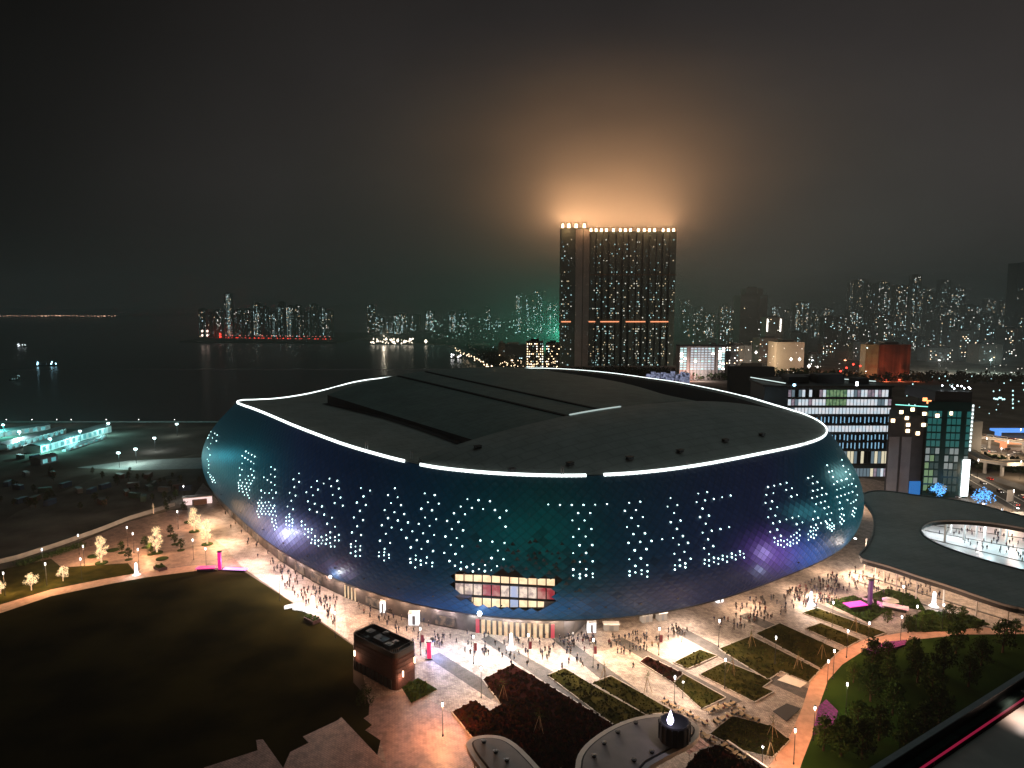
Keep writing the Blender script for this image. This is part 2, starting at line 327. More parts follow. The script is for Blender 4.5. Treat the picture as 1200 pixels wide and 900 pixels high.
flat('flower_bed', [(1015, 762), (1040, 754), (1062, 752), (1062, 757), (1040, 764), (1020, 768)], M['purple'], .07, .6)
flat('site_road', [(-40, 640), (20, 600), (110, 560), (190, 540), (240, 530), (240, 545), (170, 565), (110, 600), (60, 640)], M['siteroad'], 0, .02)
flat('site_yard', [(40, 600), (110, 566), (230, 560), (222, 592), (140, 612), (60, 650), (-30, 690), (-80, 690)], M['siteroad'], .02, .04)
flat('site_pad', [(90, 548), (150, 540), (240, 536), (240, 549), (160, 551)], M['concrete'], 0, .03)

# ------------------------------------------------------------------ stadium
CX, CY, RZ = -15.8, 376.7, .624
UA, UB = Vector((math.cos(RZ), math.sin(RZ), 0)), Vector((-math.sin(RZ), math.cos(RZ), 0))
CEN = Vector((CX, CY, 0))
AX, BX, ZB = 132.9, 184.9, 7.2
RA, RB, RN = 126.7, 162.2, 2.92          # roof edge
RU, RV = 11.6, .4
def Wd(u, v, z): return CEN + UA * u + UB * v + Vector((0, 0, z))
def sup(th, n):
    c, s = math.cos(th), math.sin(th)
    return math.copysign(abs(c) ** (2 / n), c), math.copysign(abs(s) ** (2 / n), s)
ZT_ = [(-3.07, 49.1), (-2.94, 48.7), (-2.83, 47.9), (-2.69, 46.9), (-2.58, 46.0), (-2.48, 45.3), (-2.35, 45.0), (-2.2, 44.7), (-2.05, 44.3), (-1.88, 43.9), (-1.61, 43.5), (-1.4, 42.9), (-1.2, 42.4), (-.9, 42.6), (-.6, 43.4), (-.46, 44.2), (-.3, 46), (-.145, 47.7), (0, 49.3), (.15, 50), (.5, 49.5), (.9, 47.5), (1.25, 46), (1.5, 44.5), (1.62, 42), (1.74, 38.5), (1.88, 36.4), (2.06, 36.2), (2.25, 38), (2.5, 41.5), (2.83, 45.7), (3.0, 48), (3.12, 49.1)]
def zr(th):
    th = (th + 3.07) % (2 * math.pi) - 3.07
    for i in range(len(ZT_)):
        a, za = ZT_[i]; b_, zb = ZT_[i + 1] if i + 1 < len(ZT_) else (ZT_[0][0] + 2 * math.pi, ZT_[0][1])
        if a <= th <= b_:
            f = (th - a) / (b_ - a); zp = ZT_[i - 1][1]; zn = ZT_[(i + 2) % len(ZT_)][1]
            return .5 * (2 * za + (zb - zp) * f + (2 * zp - 5 * za + 4 * zb - zn) * f * f + (3 * za - zp - 3 * zb + zn) * f ** 3)
    return 45
def kb(h): return .165 * h * (1 - h)
def fac(th, h, off=0):
    n = 2.76 + (RN - 2.76) * h; c, s = sup(th, n); g_ = h ** 1.35
    ax = AX + (RA - AX) * g_ ; bx = BX + (RB - BX) * g_; k = 1 + .038 * math.sin(math.pi * min(1, h)) ** .9 * (1 - .35 * h)
    p = Wd(ax * k * c + RU * g_, bx * k * s + RV * g_, ZB + (zr(th) - ZB) * h)
    if off:
        q = (Wd(AX * c, BX * s, 0) - CEN).normalized(); p = p + q * off
    return p
# uniform arc parameter
NT = 720
pts = [fac(2 * math.pi * i / NT, .3) for i in range(NT + 1)]; cum = [0]
for i in range(NT): cum.append(cum[-1] + (pts[i + 1] - pts[i]).length)
TOT = cum[-1]
def th_of(a):
    a = a % 1 * TOT; lo, hi = 0, NT
    while hi - lo > 1:
        m_ = (lo + hi) // 2
        if cum[m_] <= a: lo = m_
        else: hi = m_
    return 2 * math.pi * (lo + (a - cum[lo]) / max(1e-9, cum[hi] - cum[lo])) / NT
NF = 300
THS = [th_of(i / (2 * NF)) for i in range(2 * NF)]
stadium = empty('stadium', (CX, CY, 0), 0, 'huge oval stadium in dark blue panels with letters of white light and glowing roof edge', 'stadium')
sinv = Matrix.Translation(-CEN)
def spart(mb, name, mats, smooth=False, parent=None, **k):
    mb.v = [tuple(Vector(v) - CEN) for v in mb.v]
    return mb.build(name, mats, parent or stadium, smooth, **k)
# BVH for surveying features on the skin
def bvh(off):
    vs = []; fs = []; nh = 24
    for j in range(nh + 1):
        for i in range(2 * NF): vs.append(fac(THS[i], j / nh, off))
    for j in range(nh):
        for i in range(2 * NF):
            a = j * 2 * NF + i; b2 = j * 2 * NF + (i + 1) % (2 * NF); fs.append((a, b2, b2 + 2 * NF, a + 2 * NF))
    return BVHTree.FromPolygons(vs, fs)
B0, BIN = bvh(.55), bvh(-2.2)
ORI = Vector((0, 0, CAMH))
def hit(tree, px, py):
    p, nrm, idx, d = tree.ray_cast(ORI, ray(px, py).normalized())
    return p, nrm
WINPOLY = [(531, 673), (545, 670), (575, 671), (600, 672), (640, 676), (655, 673), (656, 679), (648, 686), (650, 705), (634, 712), (622, 716), (590, 714), (566, 711), (552, 704), (536, 700), (532, 690)]
def inpoly(x, y, P):
    c = False; n = len(P)
    for i in range(n):
        x1, y1 = P[i]; x2, y2 = P[(i + 1) % n]
        if (y1 > y) != (y2 > y) and x < (x2 - x1) * (y - y1) / (y2 - y1) + x1: c = not c
    return c
# glow and coloured light washes put into the panel colour, by arc position a (0..1) and height h
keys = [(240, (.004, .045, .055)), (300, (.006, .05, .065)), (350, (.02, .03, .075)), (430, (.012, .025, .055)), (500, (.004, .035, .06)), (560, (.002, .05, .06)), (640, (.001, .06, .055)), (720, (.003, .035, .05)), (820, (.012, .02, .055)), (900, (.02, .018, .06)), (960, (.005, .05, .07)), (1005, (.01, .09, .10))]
wash_spots = [(335, 626, 26, 15, (.42, .42, .95)), (335, 626, 8, 7, (1.2, 1.2, 1.9)), (310, 605, 22, 14, (.08, .12, .3)), (262, 534, 24, 8, (.04, .28, .36)), (275, 545, 45, 25, (.0, .05, .07)), (908, 648, 30, 20, (.16, .06, .38)), (895, 648, 9, 8, (.35, .3, .6)), (950, 650, 26, 20, (.01, .09, .42)), (890, 668, 7, 5, (.25, .3, .45)),
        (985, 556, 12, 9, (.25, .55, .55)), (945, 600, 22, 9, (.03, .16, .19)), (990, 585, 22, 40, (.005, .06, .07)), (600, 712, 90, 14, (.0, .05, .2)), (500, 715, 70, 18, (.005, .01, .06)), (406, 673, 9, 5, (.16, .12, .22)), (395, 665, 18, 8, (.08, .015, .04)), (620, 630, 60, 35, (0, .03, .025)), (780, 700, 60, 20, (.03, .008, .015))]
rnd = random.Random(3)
def facade_wash(p, h):
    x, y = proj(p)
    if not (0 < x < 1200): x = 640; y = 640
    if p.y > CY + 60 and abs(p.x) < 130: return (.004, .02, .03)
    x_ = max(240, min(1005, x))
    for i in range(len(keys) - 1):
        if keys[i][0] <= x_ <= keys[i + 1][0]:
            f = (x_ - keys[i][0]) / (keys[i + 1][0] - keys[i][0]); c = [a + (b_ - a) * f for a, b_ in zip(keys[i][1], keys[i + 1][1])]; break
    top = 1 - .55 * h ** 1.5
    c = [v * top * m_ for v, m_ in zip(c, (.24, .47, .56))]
    for bx_, by_, sx, sy, col in wash_spots:
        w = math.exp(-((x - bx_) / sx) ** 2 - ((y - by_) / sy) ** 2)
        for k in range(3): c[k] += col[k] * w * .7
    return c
NR = 32
cols = []; skin = MB(); trim = []
for j in range(-1, NR + 1):
    for i in range(NF):
        ii = 2 * i + (j % 2)
        hc = (j + .5) / NR; h0 = max(0, hc - 1 / NR); h1 = min(1, hc + 1 / NR); hm = min(1, max(0, hc))
        if h1 - h0 < .004: continue
        th = THS[ii % (2 * NF)]; tl = THS[(ii - 1) % (2 * NF)]; tr = THS[(ii + 1) % (2 * NF)]
        pc = fac(th, hm, 0); sp = proj(pc)
        if pc.y < CY and inpoly(sp[0], sp[1], WINPOLY): continue
        r1, r2 = rnd.uniform(.04, .16), 0
        A, B_, C_, D_ = fac(th, h0), fac(tr, hm), fac(th, h1), fac(tl, hm)
        c0 = (A + B_ + C_ + D_) / 4
        vs = [c0 + (q - c0) * .95 for q in (A, B_, C_, D_)]
        ctr = fac(th, hm, r1)
        n0 = len(skin.v); skin.add(vs + [ctr], [(0, 1, 4), (1, 2, 4), (2, 3, 4), (3, 0, 4)])
        c = facade_wash(pc, hm); vv = rnd.uniform(.9, 1.1)
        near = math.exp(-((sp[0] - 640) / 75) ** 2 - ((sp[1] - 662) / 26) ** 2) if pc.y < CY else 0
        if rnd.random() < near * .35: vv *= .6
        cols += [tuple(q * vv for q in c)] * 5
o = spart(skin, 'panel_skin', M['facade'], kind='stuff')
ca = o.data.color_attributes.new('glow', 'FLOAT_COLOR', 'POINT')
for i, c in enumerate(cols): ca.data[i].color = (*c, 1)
# backing shell behind the panels
back = MB(); vs = []; nh = 12
for j in range(nh + 1):
    for i in range(NF): vs.append(fac(THS[2 * i], j / nh, -.25))
fs = []
for j in range(nh):
    for i in range(NF):
        a, b_ = j * NF + i, j * NF + (i + 1) % NF
        q = (vs[a] + vs[b_] + vs[a + NF] + vs[b_ + NF]) / 4; sp = proj(q)
        if q.y < CY and inpoly(sp[0], sp[1], WINPOLY): continue
        fs.append((a, b_, b_ + NF, a + NF))
back.add(vs, fs); spart(back, 'facade_backing', M['dark'])
# individually angled open panels round the window
tri = MB(); tri.add([(-1.3, 0, -.9), (1.3, 0, -.9), (0, -.35, 1.1), (0, .1, -.9)], [(0, 1, 2), (0, 3, 2), (3, 1, 2), (0, 3, 1)])
trim_ = tri.mesh('open_panel', mat('open_panel_metal', (.008, .02, .03), .7, spec=.2))
for k in range(60):
    px = 600 + rnd.gauss(20, 48); py = 668 + rnd.gauss(-8, 16)
    if not (520 < px < 690 and 632 < py < 725) or inpoly(px, py, WINPOLY): continue
    p, nrm = hit(B0, px, py)
    if p is None: continue
    o = link('open_panel', trim_, stadium, p - CEN, math.atan2(nrm.y, nrm.x) + math.pi / 2); s_ = rnd.uniform(.4, .75); o.scale = (s_, s_, s_)
# window: lit concourse floors behind panes
wm = [glow('concourse_cream', (1, .78, .48), 1.35, col2=(.9, .6, .35), scale=.5), glow('concourse_pale', (.95, .75, .6), 1.05, col2=(.4, .3, .28), scale=.6), glow('concourse_red', (.45, .03, .05), .7, col2=(.75, .35, .3), scale=.35), glow('concourse_blue', (.5, .6, .9), .8, col2=(.9, .8, .7), scale=.4)]
xs = [533 + 10.7 * i for i in range(12)]
rowf = [lambda x: 673 + 5.5 * ((x - 533) / 118) * .6, lambda x: 680.5 + 6.5 * ((x - 533) / 118), lambda x: 682.8 + 5.5 * ((x - 533) / 118), lambda x: 696 + 7 * ((x - 533) / 118), lambda x: 698.5 + 7 * ((x - 533) / 118), lambda x: 711.5]
for r in range(3):
    for i in range(11):
        x0, x1 = xs[i] + .7, xs[i + 1] - .7
        ps = [(x0, rowf[2 * r + 1](x0)), (x1, rowf[2 * r + 1](x1)), (x1, rowf[2 * r](x1)), (x0, rowf[2 * r](x0))]
        if r == 2 and (i == 0 or i == 10): continue
        hs = [hit(BIN, *q)[0] for q in ps]
        if any(h_ is None for h_ in hs): continue
        k = 0 if r == 0 else ([1, 1, 1, 2, 2, 1, 3, 1, 1, 2, 2][i] if r == 1 else (3 if i == 6 else 0))
        w = MB(); nrm = (hs[1] - hs[0]).cross(hs[3] - hs[0]).normalized() * .08
        w.add(hs + [h_ - nrm for h_ in hs], [(0, 1, 2, 3), (7, 6, 5, 4), (0, 4, 5, 1), (1, 5, 6, 2), (2, 6, 7, 3), (3, 7, 4, 0)]); spart(w, 'window_pane', wm[k])
        if r == 2:
            hs = [hit(BIN, q[0], q[1])[0] for q in ps]
for i in range(12):   # mullions
    a = hit(BIN, xs[i], 671)[0]; b_ = next(q for q in (hit(BIN, xs[i], y_)[0] for y_ in (717, 715, 713, 711, 709, 706, 700)) if q is not None)
    w = MB(); w.tube([a, b_], .22, 6); spart(w, 'mullion', M['dark'])
for fa in (rowf[1], rowf[3]):
    w = MB(); w.tube([hit(BIN, x, fa(x) + 1.1)[0] for x in xs], .42, 6); spart(w, 'floor_edge', M['dark'])
# lettering: clusters of pixel lamps on the skin
DOTS = {
 'I': ('second letter I of lights', 400, 560, 4, '92,48 135,60 104,87 73,116 115,127 87,155 59,186 102,198 75,227 50,256 93,268 68,296 45,311 90,320 67,322 45,325 88,338 67,345 44,352 67,366 89,366'),
 'N': ('letter N of lights', 400, 560, 4, '251,49 219,81 264,91 233,119 280,128 203,151 249,161 295,170 219,189 265,200 190,222 313,209 236,233 282,243 209,262 333,251 181,295 305,282 229,305 203,333 326,326 177,349 202,349 223,360 200,363 176,367 224,375 201,387 354,292 376,333 349,364 323,380 349,383 372,388 401,373 398,399 373,407 347,420 325,397 427,398 426,415 384,260 405,298 363,216 414,225 393,186 375,145 425,152 445,194 406,115 438,81 457,121 391,73 435,268 430,343'),
 'G': ('letter G of lights above the lit window', 400, 560, 4, '591,100 643,105 697,110 560,135 612,141 665,146 720,151 774,154 528,166 580,171 743,187 770,229 496,202 549,207 518,240 571,246 488,275 541,282 513,314 567,321 535,357 483,352 507,390 561,396 533,412 588,418 560,427 617,405 645,428 617,438 674,409 673,437 703,432 730,414 704,376 760,381 734,341 765,305 708,299 652,294'),
 'T': ('letter T of lights', 660, 560, 4, '-15,127 -70,125 40,127 95,127 150,126 205,123 70,165 127,165 43,200 100,200 73,240 132,240 47,277 105,275 77,316 136,315 47,353 107,352 78,394 138,391 47,430 108,428 78,452 78,469 47,458 107,457 138,449 138,466'),
 'H': ('letter H of lights', 660, 560, 4, '309,117 361,112 289,155 341,151 320,188 373,184 299,231 352,226 329,264 383,260 306,305 361,300 414,296 464,288 335,340 390,334 310,382 364,377 338,413 394,409 311,438 367,433 338,443 395,438 311,457 367,451 394,463 503,95 489,135 535,128 520,165 504,208 550,200 533,239 515,282 561,273 542,313 521,356 568,347 546,385 524,410 547,412 572,401 523,430 572,419 585,305 597,379'),
 'E': ('letter E of lights', 660, 560, 4, '633,74 675,67 625,114 665,106 706,99 745,91 785,83 653,144 683,177 641,184 668,215 696,248 737,240 778,231 653,257 679,288 703,320 660,330 683,358 663,384 683,387 706,375 706,395 727,378 747,365 747,382 768,369 790,355 790,372 808,363 828,345 829,360 848,373 768,393 808,382 727,403 683,411 662,402 845,355'),
 'B': ('round letter of lights right of the letter E', 660, 560, 4, '960,43 989,37 1018,30 1047,23 1045,57 1072,49 985,72 952,80 1096,80 1069,88 979,110 948,118 972,145 1003,138 994,177 961,185 984,213 1015,205 1046,195 1074,187 1103,180 1094,217 1121,209 1003,243 970,253 1020,272 990,282 1107,243 1094,258 1109,270 1081,267 1067,275 1094,282 1050,290 1078,292 1064,302 1095,305 1035,297 1020,293 1006,297 1050,312 1064,318 1035,325 1020,315 1078,308 1105,292 990,302 1006,312'),
 'A': ('letter A of lights near the right end', 860, 520, 5, '461,192 435,201 489,225 462,233 516,260 490,270 462,276 541,294 514,300 487,310 458,318 534,338 509,345 481,354 554,370 530,378 473,397 571,406 546,413 493,434 464,443 563,445 537,455 510,465 481,475 452,487 469,493 491,495 480,507 465,510 448,513 465,530 435,530 482,535 451,545 467,552 436,563 546,468 560,478 575,465 586,480 548,490 562,497 573,486 586,497 573,508'),
 'Z': ('last letter of lights at the right end of the facade', 860, 520, 5, '546,127 632,95 557,165 575,160 580,195 605,222 585,238 630,215 655,208 603,270 625,262 645,255 605,312 627,305 650,298 672,242 690,235 672,290 694,282 620,345 618,385 635,380 630,412 643,418 622,430 632,440 643,452 622,460 630,470 685,350 700,340 705,375 715,380 697,395 707,405 692,415 702,425 665,330 662,205 700,205 715,250 722,300 715,330 655,165 670,150 680,180 640,130'),
 'S': ('letter S of lights', 220, 480, 4.5, '748,364 682,377 717,390 789,376 757,404 652,409 687,422 797,417 626,436 660,452 765,450 806,464 634,484 670,497 775,493 818,507 643,527 708,511 682,540 720,554 761,570 736,602 777,618 752,647 797,661 731,662 706,672 752,675 777,672 672,668 653,650 636,630 620,607 601,590 601,612 620,630 617,657 637,645 655,632 636,672 655,685 672,690 690,690 652,703 672,705 690,718 706,706 728,708 712,690 733,685 752,704 777,690 797,690 775,722 755,722'),
 'J': ('first upright stroke of lights left of the letter S', 220, 480, 4.5, '587,337 558,368 588,381 563,408 538,439 569,454 547,481 527,511 556,526 537,552 520,569 537,566 553,580 520,587 537,587 553,597 520,606 537,610 553,614 537,630 551,634'),
 'U': ('letter U of lights', 220, 480, 4.5, '440,303 460,316 438,342 460,354 421,371 440,384 460,398 402,357 443,424 388,427 407,440 430,440 466,438 449,467 390,464 380,478 370,492 390,492 410,490 428,488 378,507 398,507 418,507 438,505 458,507 372,522 390,522 410,522 430,520 450,520 366,537 385,537 403,537 424,537 442,537 462,537 372,552 392,550 412,550 432,552 450,555 468,560 378,567 445,575 463,583 447,592 466,600 455,612 470,620 460,632'),
 'W': ('dense letter of lights near the left end', 220, 480, 4.5, '307,221 321,230 288,244 338,239 303,255 354,248 318,264 334,274 288,284 349,285 273,308 333,314 349,324 276,346 339,345 351,359 320,350 287,317 305,368 277,372 325,372 342,375 268,386 290,385 312,388 333,390 270,400 284,402 302,405 322,407 270,413 288,417 310,420 327,424 272,430 292,433 312,438 318,452 325,466 300,450'),
 'Q': ('leftmost letter of lights at the left end', 220, 480, 4.5, '131,65 123,117 143,126 156,135 113,135 107,150 131,150 152,165 122,180 112,208 118,240 110,272 112,292 112,310 108,332 118,343 125,350 135,358 128,368 140,372 120,355 132,380 146,385 104,200 104,262')}
for key, (lab, x0, y0, sc, txt) in DOTS.items():
    mb = MB()
    for tok in txt.split():
        X, Y = map(float, tok.split(',')); p, nrm = hit(B0, x0 + X / sc, y0 + Y / sc)
        if p is None: continue
        if nrm.dot(p - ORI) > 0: nrm = -nrm
        dist = (p - ORI).length; r = .285 * (dist / 230) ** .5 * rnd.uniform(.6, 1.15)
        a = nrm.cross(Vector((0, 0, 1))).normalized(); b_ = nrm.cross(a)
        ringv = [p + nrm * .05 + (a * math.cos(t_) + b_ * math.sin(t_)) * r for t_ in [k * math.pi / 4 for k in range(8)]]
        mb.add(ringv + [p + nrm * (.05 + r * .7)], [(k, (k + 1) % 8, 8) for k in range(8)])
    spart(mb, 'light_letter', M['dot'], label=lab, kind='stuff')
# ring light on the roof edge, with the gaps of the photo
segs = [(270, 478), (482, 694), (702, 975)]
ringmb = []
def ringpt(th, off, dz):
    p = fac(th, 1.0, off); p.z += dz; return p
NRG = 480
cur = None
lists = []
for i in range(NRG + 1):
    th = THS[i % NRG] if NRG == 2 * NF else 2 * math.pi * i / NRG
    p = ringpt(th, .2, .3); x, y = proj(p)
    front = p.y < CY + 20 and y > 480
    gap = front and (477 < x < 488 or 691 < x < 704)
    if gap:
        if cur and len(cur) > 1: lists.append(cur)
        cur = None
    else:
        cur = (cur or []) + [th]
if cur: lists.append(cur)
for L in lists:
    mb = MB(); vs = []
    for th in L:
        k = .45 if (fac(th, 1).y > CY + 20 and fac(th, 1).x > -40) else 1
        vs += [ringpt(th, .35 * k, .2 - .55 * k), ringpt(th, .55 * k, .2 + .05 * k), ringpt(th, .1 * k, .2 + .55 * k), ringpt(th, -.2 * k, .2 + .1 * k)]
    fs = [(i * 4 + k, i * 4 + (k + 1) % 4, (i + 1) * 4 + (k + 1) % 4, (i + 1) * 4 + k) for i in range(len(L) - 1) for k in range(4)]
    mb.add(vs, fs); spart(mb, 'ring_light', M['ring'])
# eave: dark lip just under ring
mb = MB(); vs = []
for i in range(NF):
    th = THS[2 * i]; vs += [ringpt(th, .0, -.9), ringpt(th, .12, -.1), ringpt(th, -1.8, .15), ringpt(th, -2.2, -.5)]
mb.add(vs, [(i * 4 + k, i * 4 + (k + 1) % 4, ((i + 1) % NF) * 4 + (k + 1) % 4, ((i + 1) % NF) * 4 + k) for i in range(NF) for k in range(4)])
spart(mb, 'eave', M['dark'])
# roof: low deck, then shells and central vault
A1, B1, N1 = RA, RB, RN
def ring_v(u, side):   # v of the ring at a given u
    q = min(1, abs(u - RU) / A1); return RV + side * B1 * (1 - q ** N1) ** (1 / N1)
def th_uv(u, v): # ring parameter for a ring point
    c = (u - RU) / A1; s_ = (v - RV) / B1
    return math.atan2(math.copysign(abs(s_) ** (N1 / 2), s_), math.copysign(abs(c) ** (N1 / 2), c))
V0 = -108.0
def arch(u, peak=56.4, half=110, c=4):
    q = (u - c) / half; b0 = 44.6 - 1.0 * q; a = min(1, abs(q)); return b0 + (peak - b0) * (1 - a ** 2.2)
NU = 48
mb = MB(); vs = []; US = [RU - A1 * .86 + i * (2 * A1 * .86) / NU for i in range(NU + 1)]
NS = 10
for i, u in enumerate(US):
    vr = ring_v(u, -1); zz = zr(th_uv(u, vr)) + .25
    if vr > V0: vr = V0 - .5
    for j in range(NS + 1):
        s_ = j / NS; v = vr + .4 + (V0 - vr - .4) * s_; z = zz + (arch(u) - zz) * math.sin(s_ * math.pi / 2) ** 1.15
        vs.append(Wd(u, v, z))
for i in range(NU):
    for j in range(NS): a = i * (NS + 1) + j; mb.add([], [])
mb.add(vs, [(i * (NS + 1) + j, (i + 1) * (NS + 1) + j, (i + 1) * (NS + 1) + j + 1, i * (NS + 1) + j + 1) for i in range(NU) for j in range(NS)])
# rear lip of the front shell
vs = []
for u in US: vs += [Wd(u, V0, arch(u)), Wd(u, V0 + .8, arch(u) - .1), Wd(u, V0 + .8, arch(u) - 3.2)]
mb.add(vs, [(i * 3 + k, (i + 1) * 3 + k, (i + 1) * 3 + k + 1, i * 3 + k + 1) for i in range(NU) for k in range(2)])
spart(mb, 'front_roof_shell', M['roof'], True)
# low deck covering everything behind
def deck(u, v):
    # blend from ring height to an inner level
    q = ((abs(u - RU) / A1) ** N1 + (abs(v - RV) / B1) ** N1) ** (1 / N1)
    th = th_uv(u, v) if abs(u - RU) + abs(v - RV) > .01 else 0
    zrr = zr(th) + .1; f = max(0, min(1, (1 - q) / .35))
    inner = 47.8 - 14 * max(0, min(1, (u + 10) / 60)) - 3.6 * max(0, min(1, (v + 30) / 120)) * max(0, min(1, (-40 - u) / 20))
    f = f * f * (3 - 2 * f)
    return zrr + (inner - zrr) * f
mb = MB(); vs = []; ND = 26
for j in range(ND + 1):
    q = j / ND
    for i in range(0, 2 * NF, 2):
        c, s_ = sup(THS[i], N1); u = RU + A1 * c * q * .998; v = RV + B1 * s_ * q * .998
        vs.append(Wd(u, v, deck(u, v) if q > 0 else 44))
for j in range(ND):
    for i in range(NF):
        q = Vector(vs[(j + 1) * NF + i]) - CEN; mb.add([], []); mb.f.append((j * NF + i, j * NF + (i + 1) % NF, (j + 1) * NF + (i + 1) % NF, (j + 1) * NF + i)); mb.m.append(1 if q.dot(UA) > 40 and q.dot(UB) > -112 and j < ND - 1 else 0)
mb.v = list(vs)
spart(mb, 'roof_deck', [M['roof'], M['black']], True)
# vault
U0, U1, VB0, VB1 = -71.0, 104.0, V0 + .9, 46.0
def vz(u, v):
    s_ = (v - VB0) / (VB1 - VB0); pk = 57.0 + 4.0 * s_
    q = (u - (U0 + U1) / 2) / ((U1 - U0) / 2); f_ = max(0, min(1, (10 - v) / 118)); b0 = 49.2 + 1.0 * s_ if q < 0 else 50 - 12 * f_ * f_ * (3 - 2 * f_)
    pk -= .8; return b0 + (pk - b0) * (1 - abs(q) ** (2.7 if q < 0 else 2.2))
TR = [(-31, -29.4), (-13, -11.4)]
edges = sorted(set([U0, U1] + [U0 + (U1 - U0) * k / 40 for k in range(41)] + [a for t_ in TR for a in t_]))
mb = MB()
NVv = 22
def vend(u):  # rounded far end
    q = abs((u - 11) / 90); return VB1 - 0 * q
gridv = []
for u in edges:
    for j in range(NVv + 1): gridv.append(Wd(u, VB0 + (vend(u) - VB0) * j / NVv, 0) + Vector((0, 0, vz(u, VB0 + (vend(u) - VB0) * j / NVv))))
fs = []; ms = []
for i in range(len(edges) - 1):
    for j in range(NVv):
        a = i * (NVv + 1) + j; fs.append((a, a + NVv + 1, a + NVv + 2, a + 1))
mb.add(gridv, fs)
spart(mb, 'roof_vault', M['vault'], True)
mb = MB()   # vault side walls
for u, dz in ((U0, 6), (U1, 9)):
    vs = []
    for j in range(NVv + 1):
        v = VB0 + (VB1 - VB0) * j / NVv; vs += [Wd(u, v, vz(u, v) + .02), Wd(u, v, 30)]
    mb.add(vs, [(2 * j, 2 * j + 2, 2 * j + 3, 2 * j + 1) for j in range(NVv)])
vs = []
for u in edges: vs += [Wd(u, VB1, vz(u, VB1)), Wd(u, VB1, 30)]
mb.add(vs, [(2 * j, 2 * j + 2, 2 * j + 3, 2 * j + 1) for j in range(len(edges) - 1)])
spart(mb, 'vault_side', M['black'])
for a, b_ in TR:   # rails of the sliding roof
    mb = MB(); vs = []
    for j in range(NVv + 1):
        v = VB0 + .5 + (VB1 - VB0 - 4) * j / NVv
        vs += [Wd(a, v, vz(a, v) + .05), Wd(a, v, vz(a, v) + .45), Wd(b_, v, vz(b_, v) + .45), Wd(b_, v, vz(b_, v) + .05)]
    mb.add(vs, [(4 * j + k, 4 * j + 4 + k, 4 * j + 5 + k, 4 * j + 1 + k) for j in range(NVv) for k in range(3)])
    spart(mb, 'roof_rail', M['black'])
for a, b_, c_ in ((-77.5, VB0 + 2, VB1 - 1),):
    mb = MB(); vs = []
    for j in range(NVv + 1):
        v = b_ + (c_ - b_) * j / NVv; z = deck(U0 - 4, v); vs += [Wd(U0 - 3.5, v, z + .25), Wd(U0 - .1, v, z + .4)]
    mb.add(vs, [(2 * j, 2 * j + 2, 2 * j + 3, 2 * j + 1) for j in range(NVv)]); spart(mb, 'roof_gutter', M['black'])
# standing lit edge on the shell crest
mb = MB(); vs = []
for k in range(13):
    u = -30 + 28 * k / 12; vs += [Wd(u, V0 - .2, arch(u) + .05), Wd(u, V0 - .2, arch(u) + .5), Wd(u, V0 + .4, arch(u) + .5), Wd(u, V0 + .4, arch(u) + .05)]
mb.add(vs, [(4 * j + k, 4 * j + 4 + k, 4 * j + 5 + k, 4 * j + 1 + k) for j in range(12) for k in range(3)])
spart(mb, 'crest_light', glow('crest_led', (.8, 1, .95), .55))
# roof fittings: masts and vents
vent = MB(); vent.box((0, 0, .4), (2.2, 1.6, .8)); vent.box((0, 0, .95), (2.6, 2, .15)); vm = vent.mesh('roof_vent', M['dark'])
mast = MB(); mast.tube([(0, 0, 0), (0, 0, 3)], .12, 6); mast.tube([(-.8, 0, 0), (-.8, 0, 3)], .12, 6); mast.tube([(-.8, 0, 2.9), (0, 0, 2.9)], .1, 6); mm = mast.mesh('roof_mast', M['steel'])
def shell_z(u, v):
    vr = ring_v(u, -1); zz = zr(th_uv(u, vr)) + .25; s_ = max(0, min(1, (v - vr) / (V0 - vr))); return zz + (arch(u) - zz) * math.sin(s_ * math.pi / 2) ** 1.15
def uv_of(px, py, z):
    x, y = at(px, py, z); d = Vector((x, y, 0)) - CEN; return d.dot(UA), d.dot(UB)
for px, py in ((600, 545), (668, 541), (738, 535), (797, 527), (850, 516), (893, 508), (560, 533)):
    u, v = uv_of(px, py, 47.5); link('roof_vent', vm, stadium, Wd(u, v, shell_z(u, v)) - CEN, RZ)
for px, py in ((660, 553), (806, 543), (943, 516)):
    u, v = uv_of(px, py, 46); link('roof_mast', mm, stadium, Wd(u, v, shell_z(u, v)) - CEN, RZ)
for px, py in ((431, 528), (484, 535)):
    u, v = uv_of(px, py, 47); link('roof_mast', mm, stadium, Wd(u, v, deck(u, v)) - CEN, RZ)
# soffit, ground floor wall, soffit lamps
def basept(th, off, z):
    c, s_ = sup(th, 2.76); p = Wd(AX * c, BX * s_, z); return p + (Wd(AX * c, BX * s_, 0) - CEN).normalized() * off
def inset(th):     # the ground floor stands further back on the right hand side
    p = basept(th, 0, 0); x = proj(p)[0]
    if p.y > CY + 30 and p.x < 60: return 3
    f = max(0, min(1, (x - 665) / 50)) if p.y < CY + 30 else 1
    return 3 + 11 * f * f * (3 - 2 * f)
mb = MB(); vs = []
for i in range(NF): th = THS[2 * i]; vs += [basept(th, .1, ZB), basept(th, .1, ZB - .4), basept(th, -inset(th) - 2, ZB - .4)]
mb.add(vs, [(i * 3 + k, i * 3 + k + 1, ((i + 1) % NF) * 3 + k + 1, ((i + 1) % NF) * 3 + k) for i in range(NF) for k in range(2)]); spart(mb, 'soffit', M['dark'])
mb = MB(); vs = []
for i in range(NF): th = THS[2 * i]; vs += [basept(th, -inset(th), ZB - .4), basept(th, -inset(th), 0)]
mb.add(vs, [(i * 2, i * 2 + 1, ((i + 1) % NF) * 2 + 1, ((i + 1) % NF) * 2) for i in range(NF)]); spart(mb, 'ground_floor_wall', mat('podium_wall', (.055, .047, .043), .8, var=.45, scale=.25))
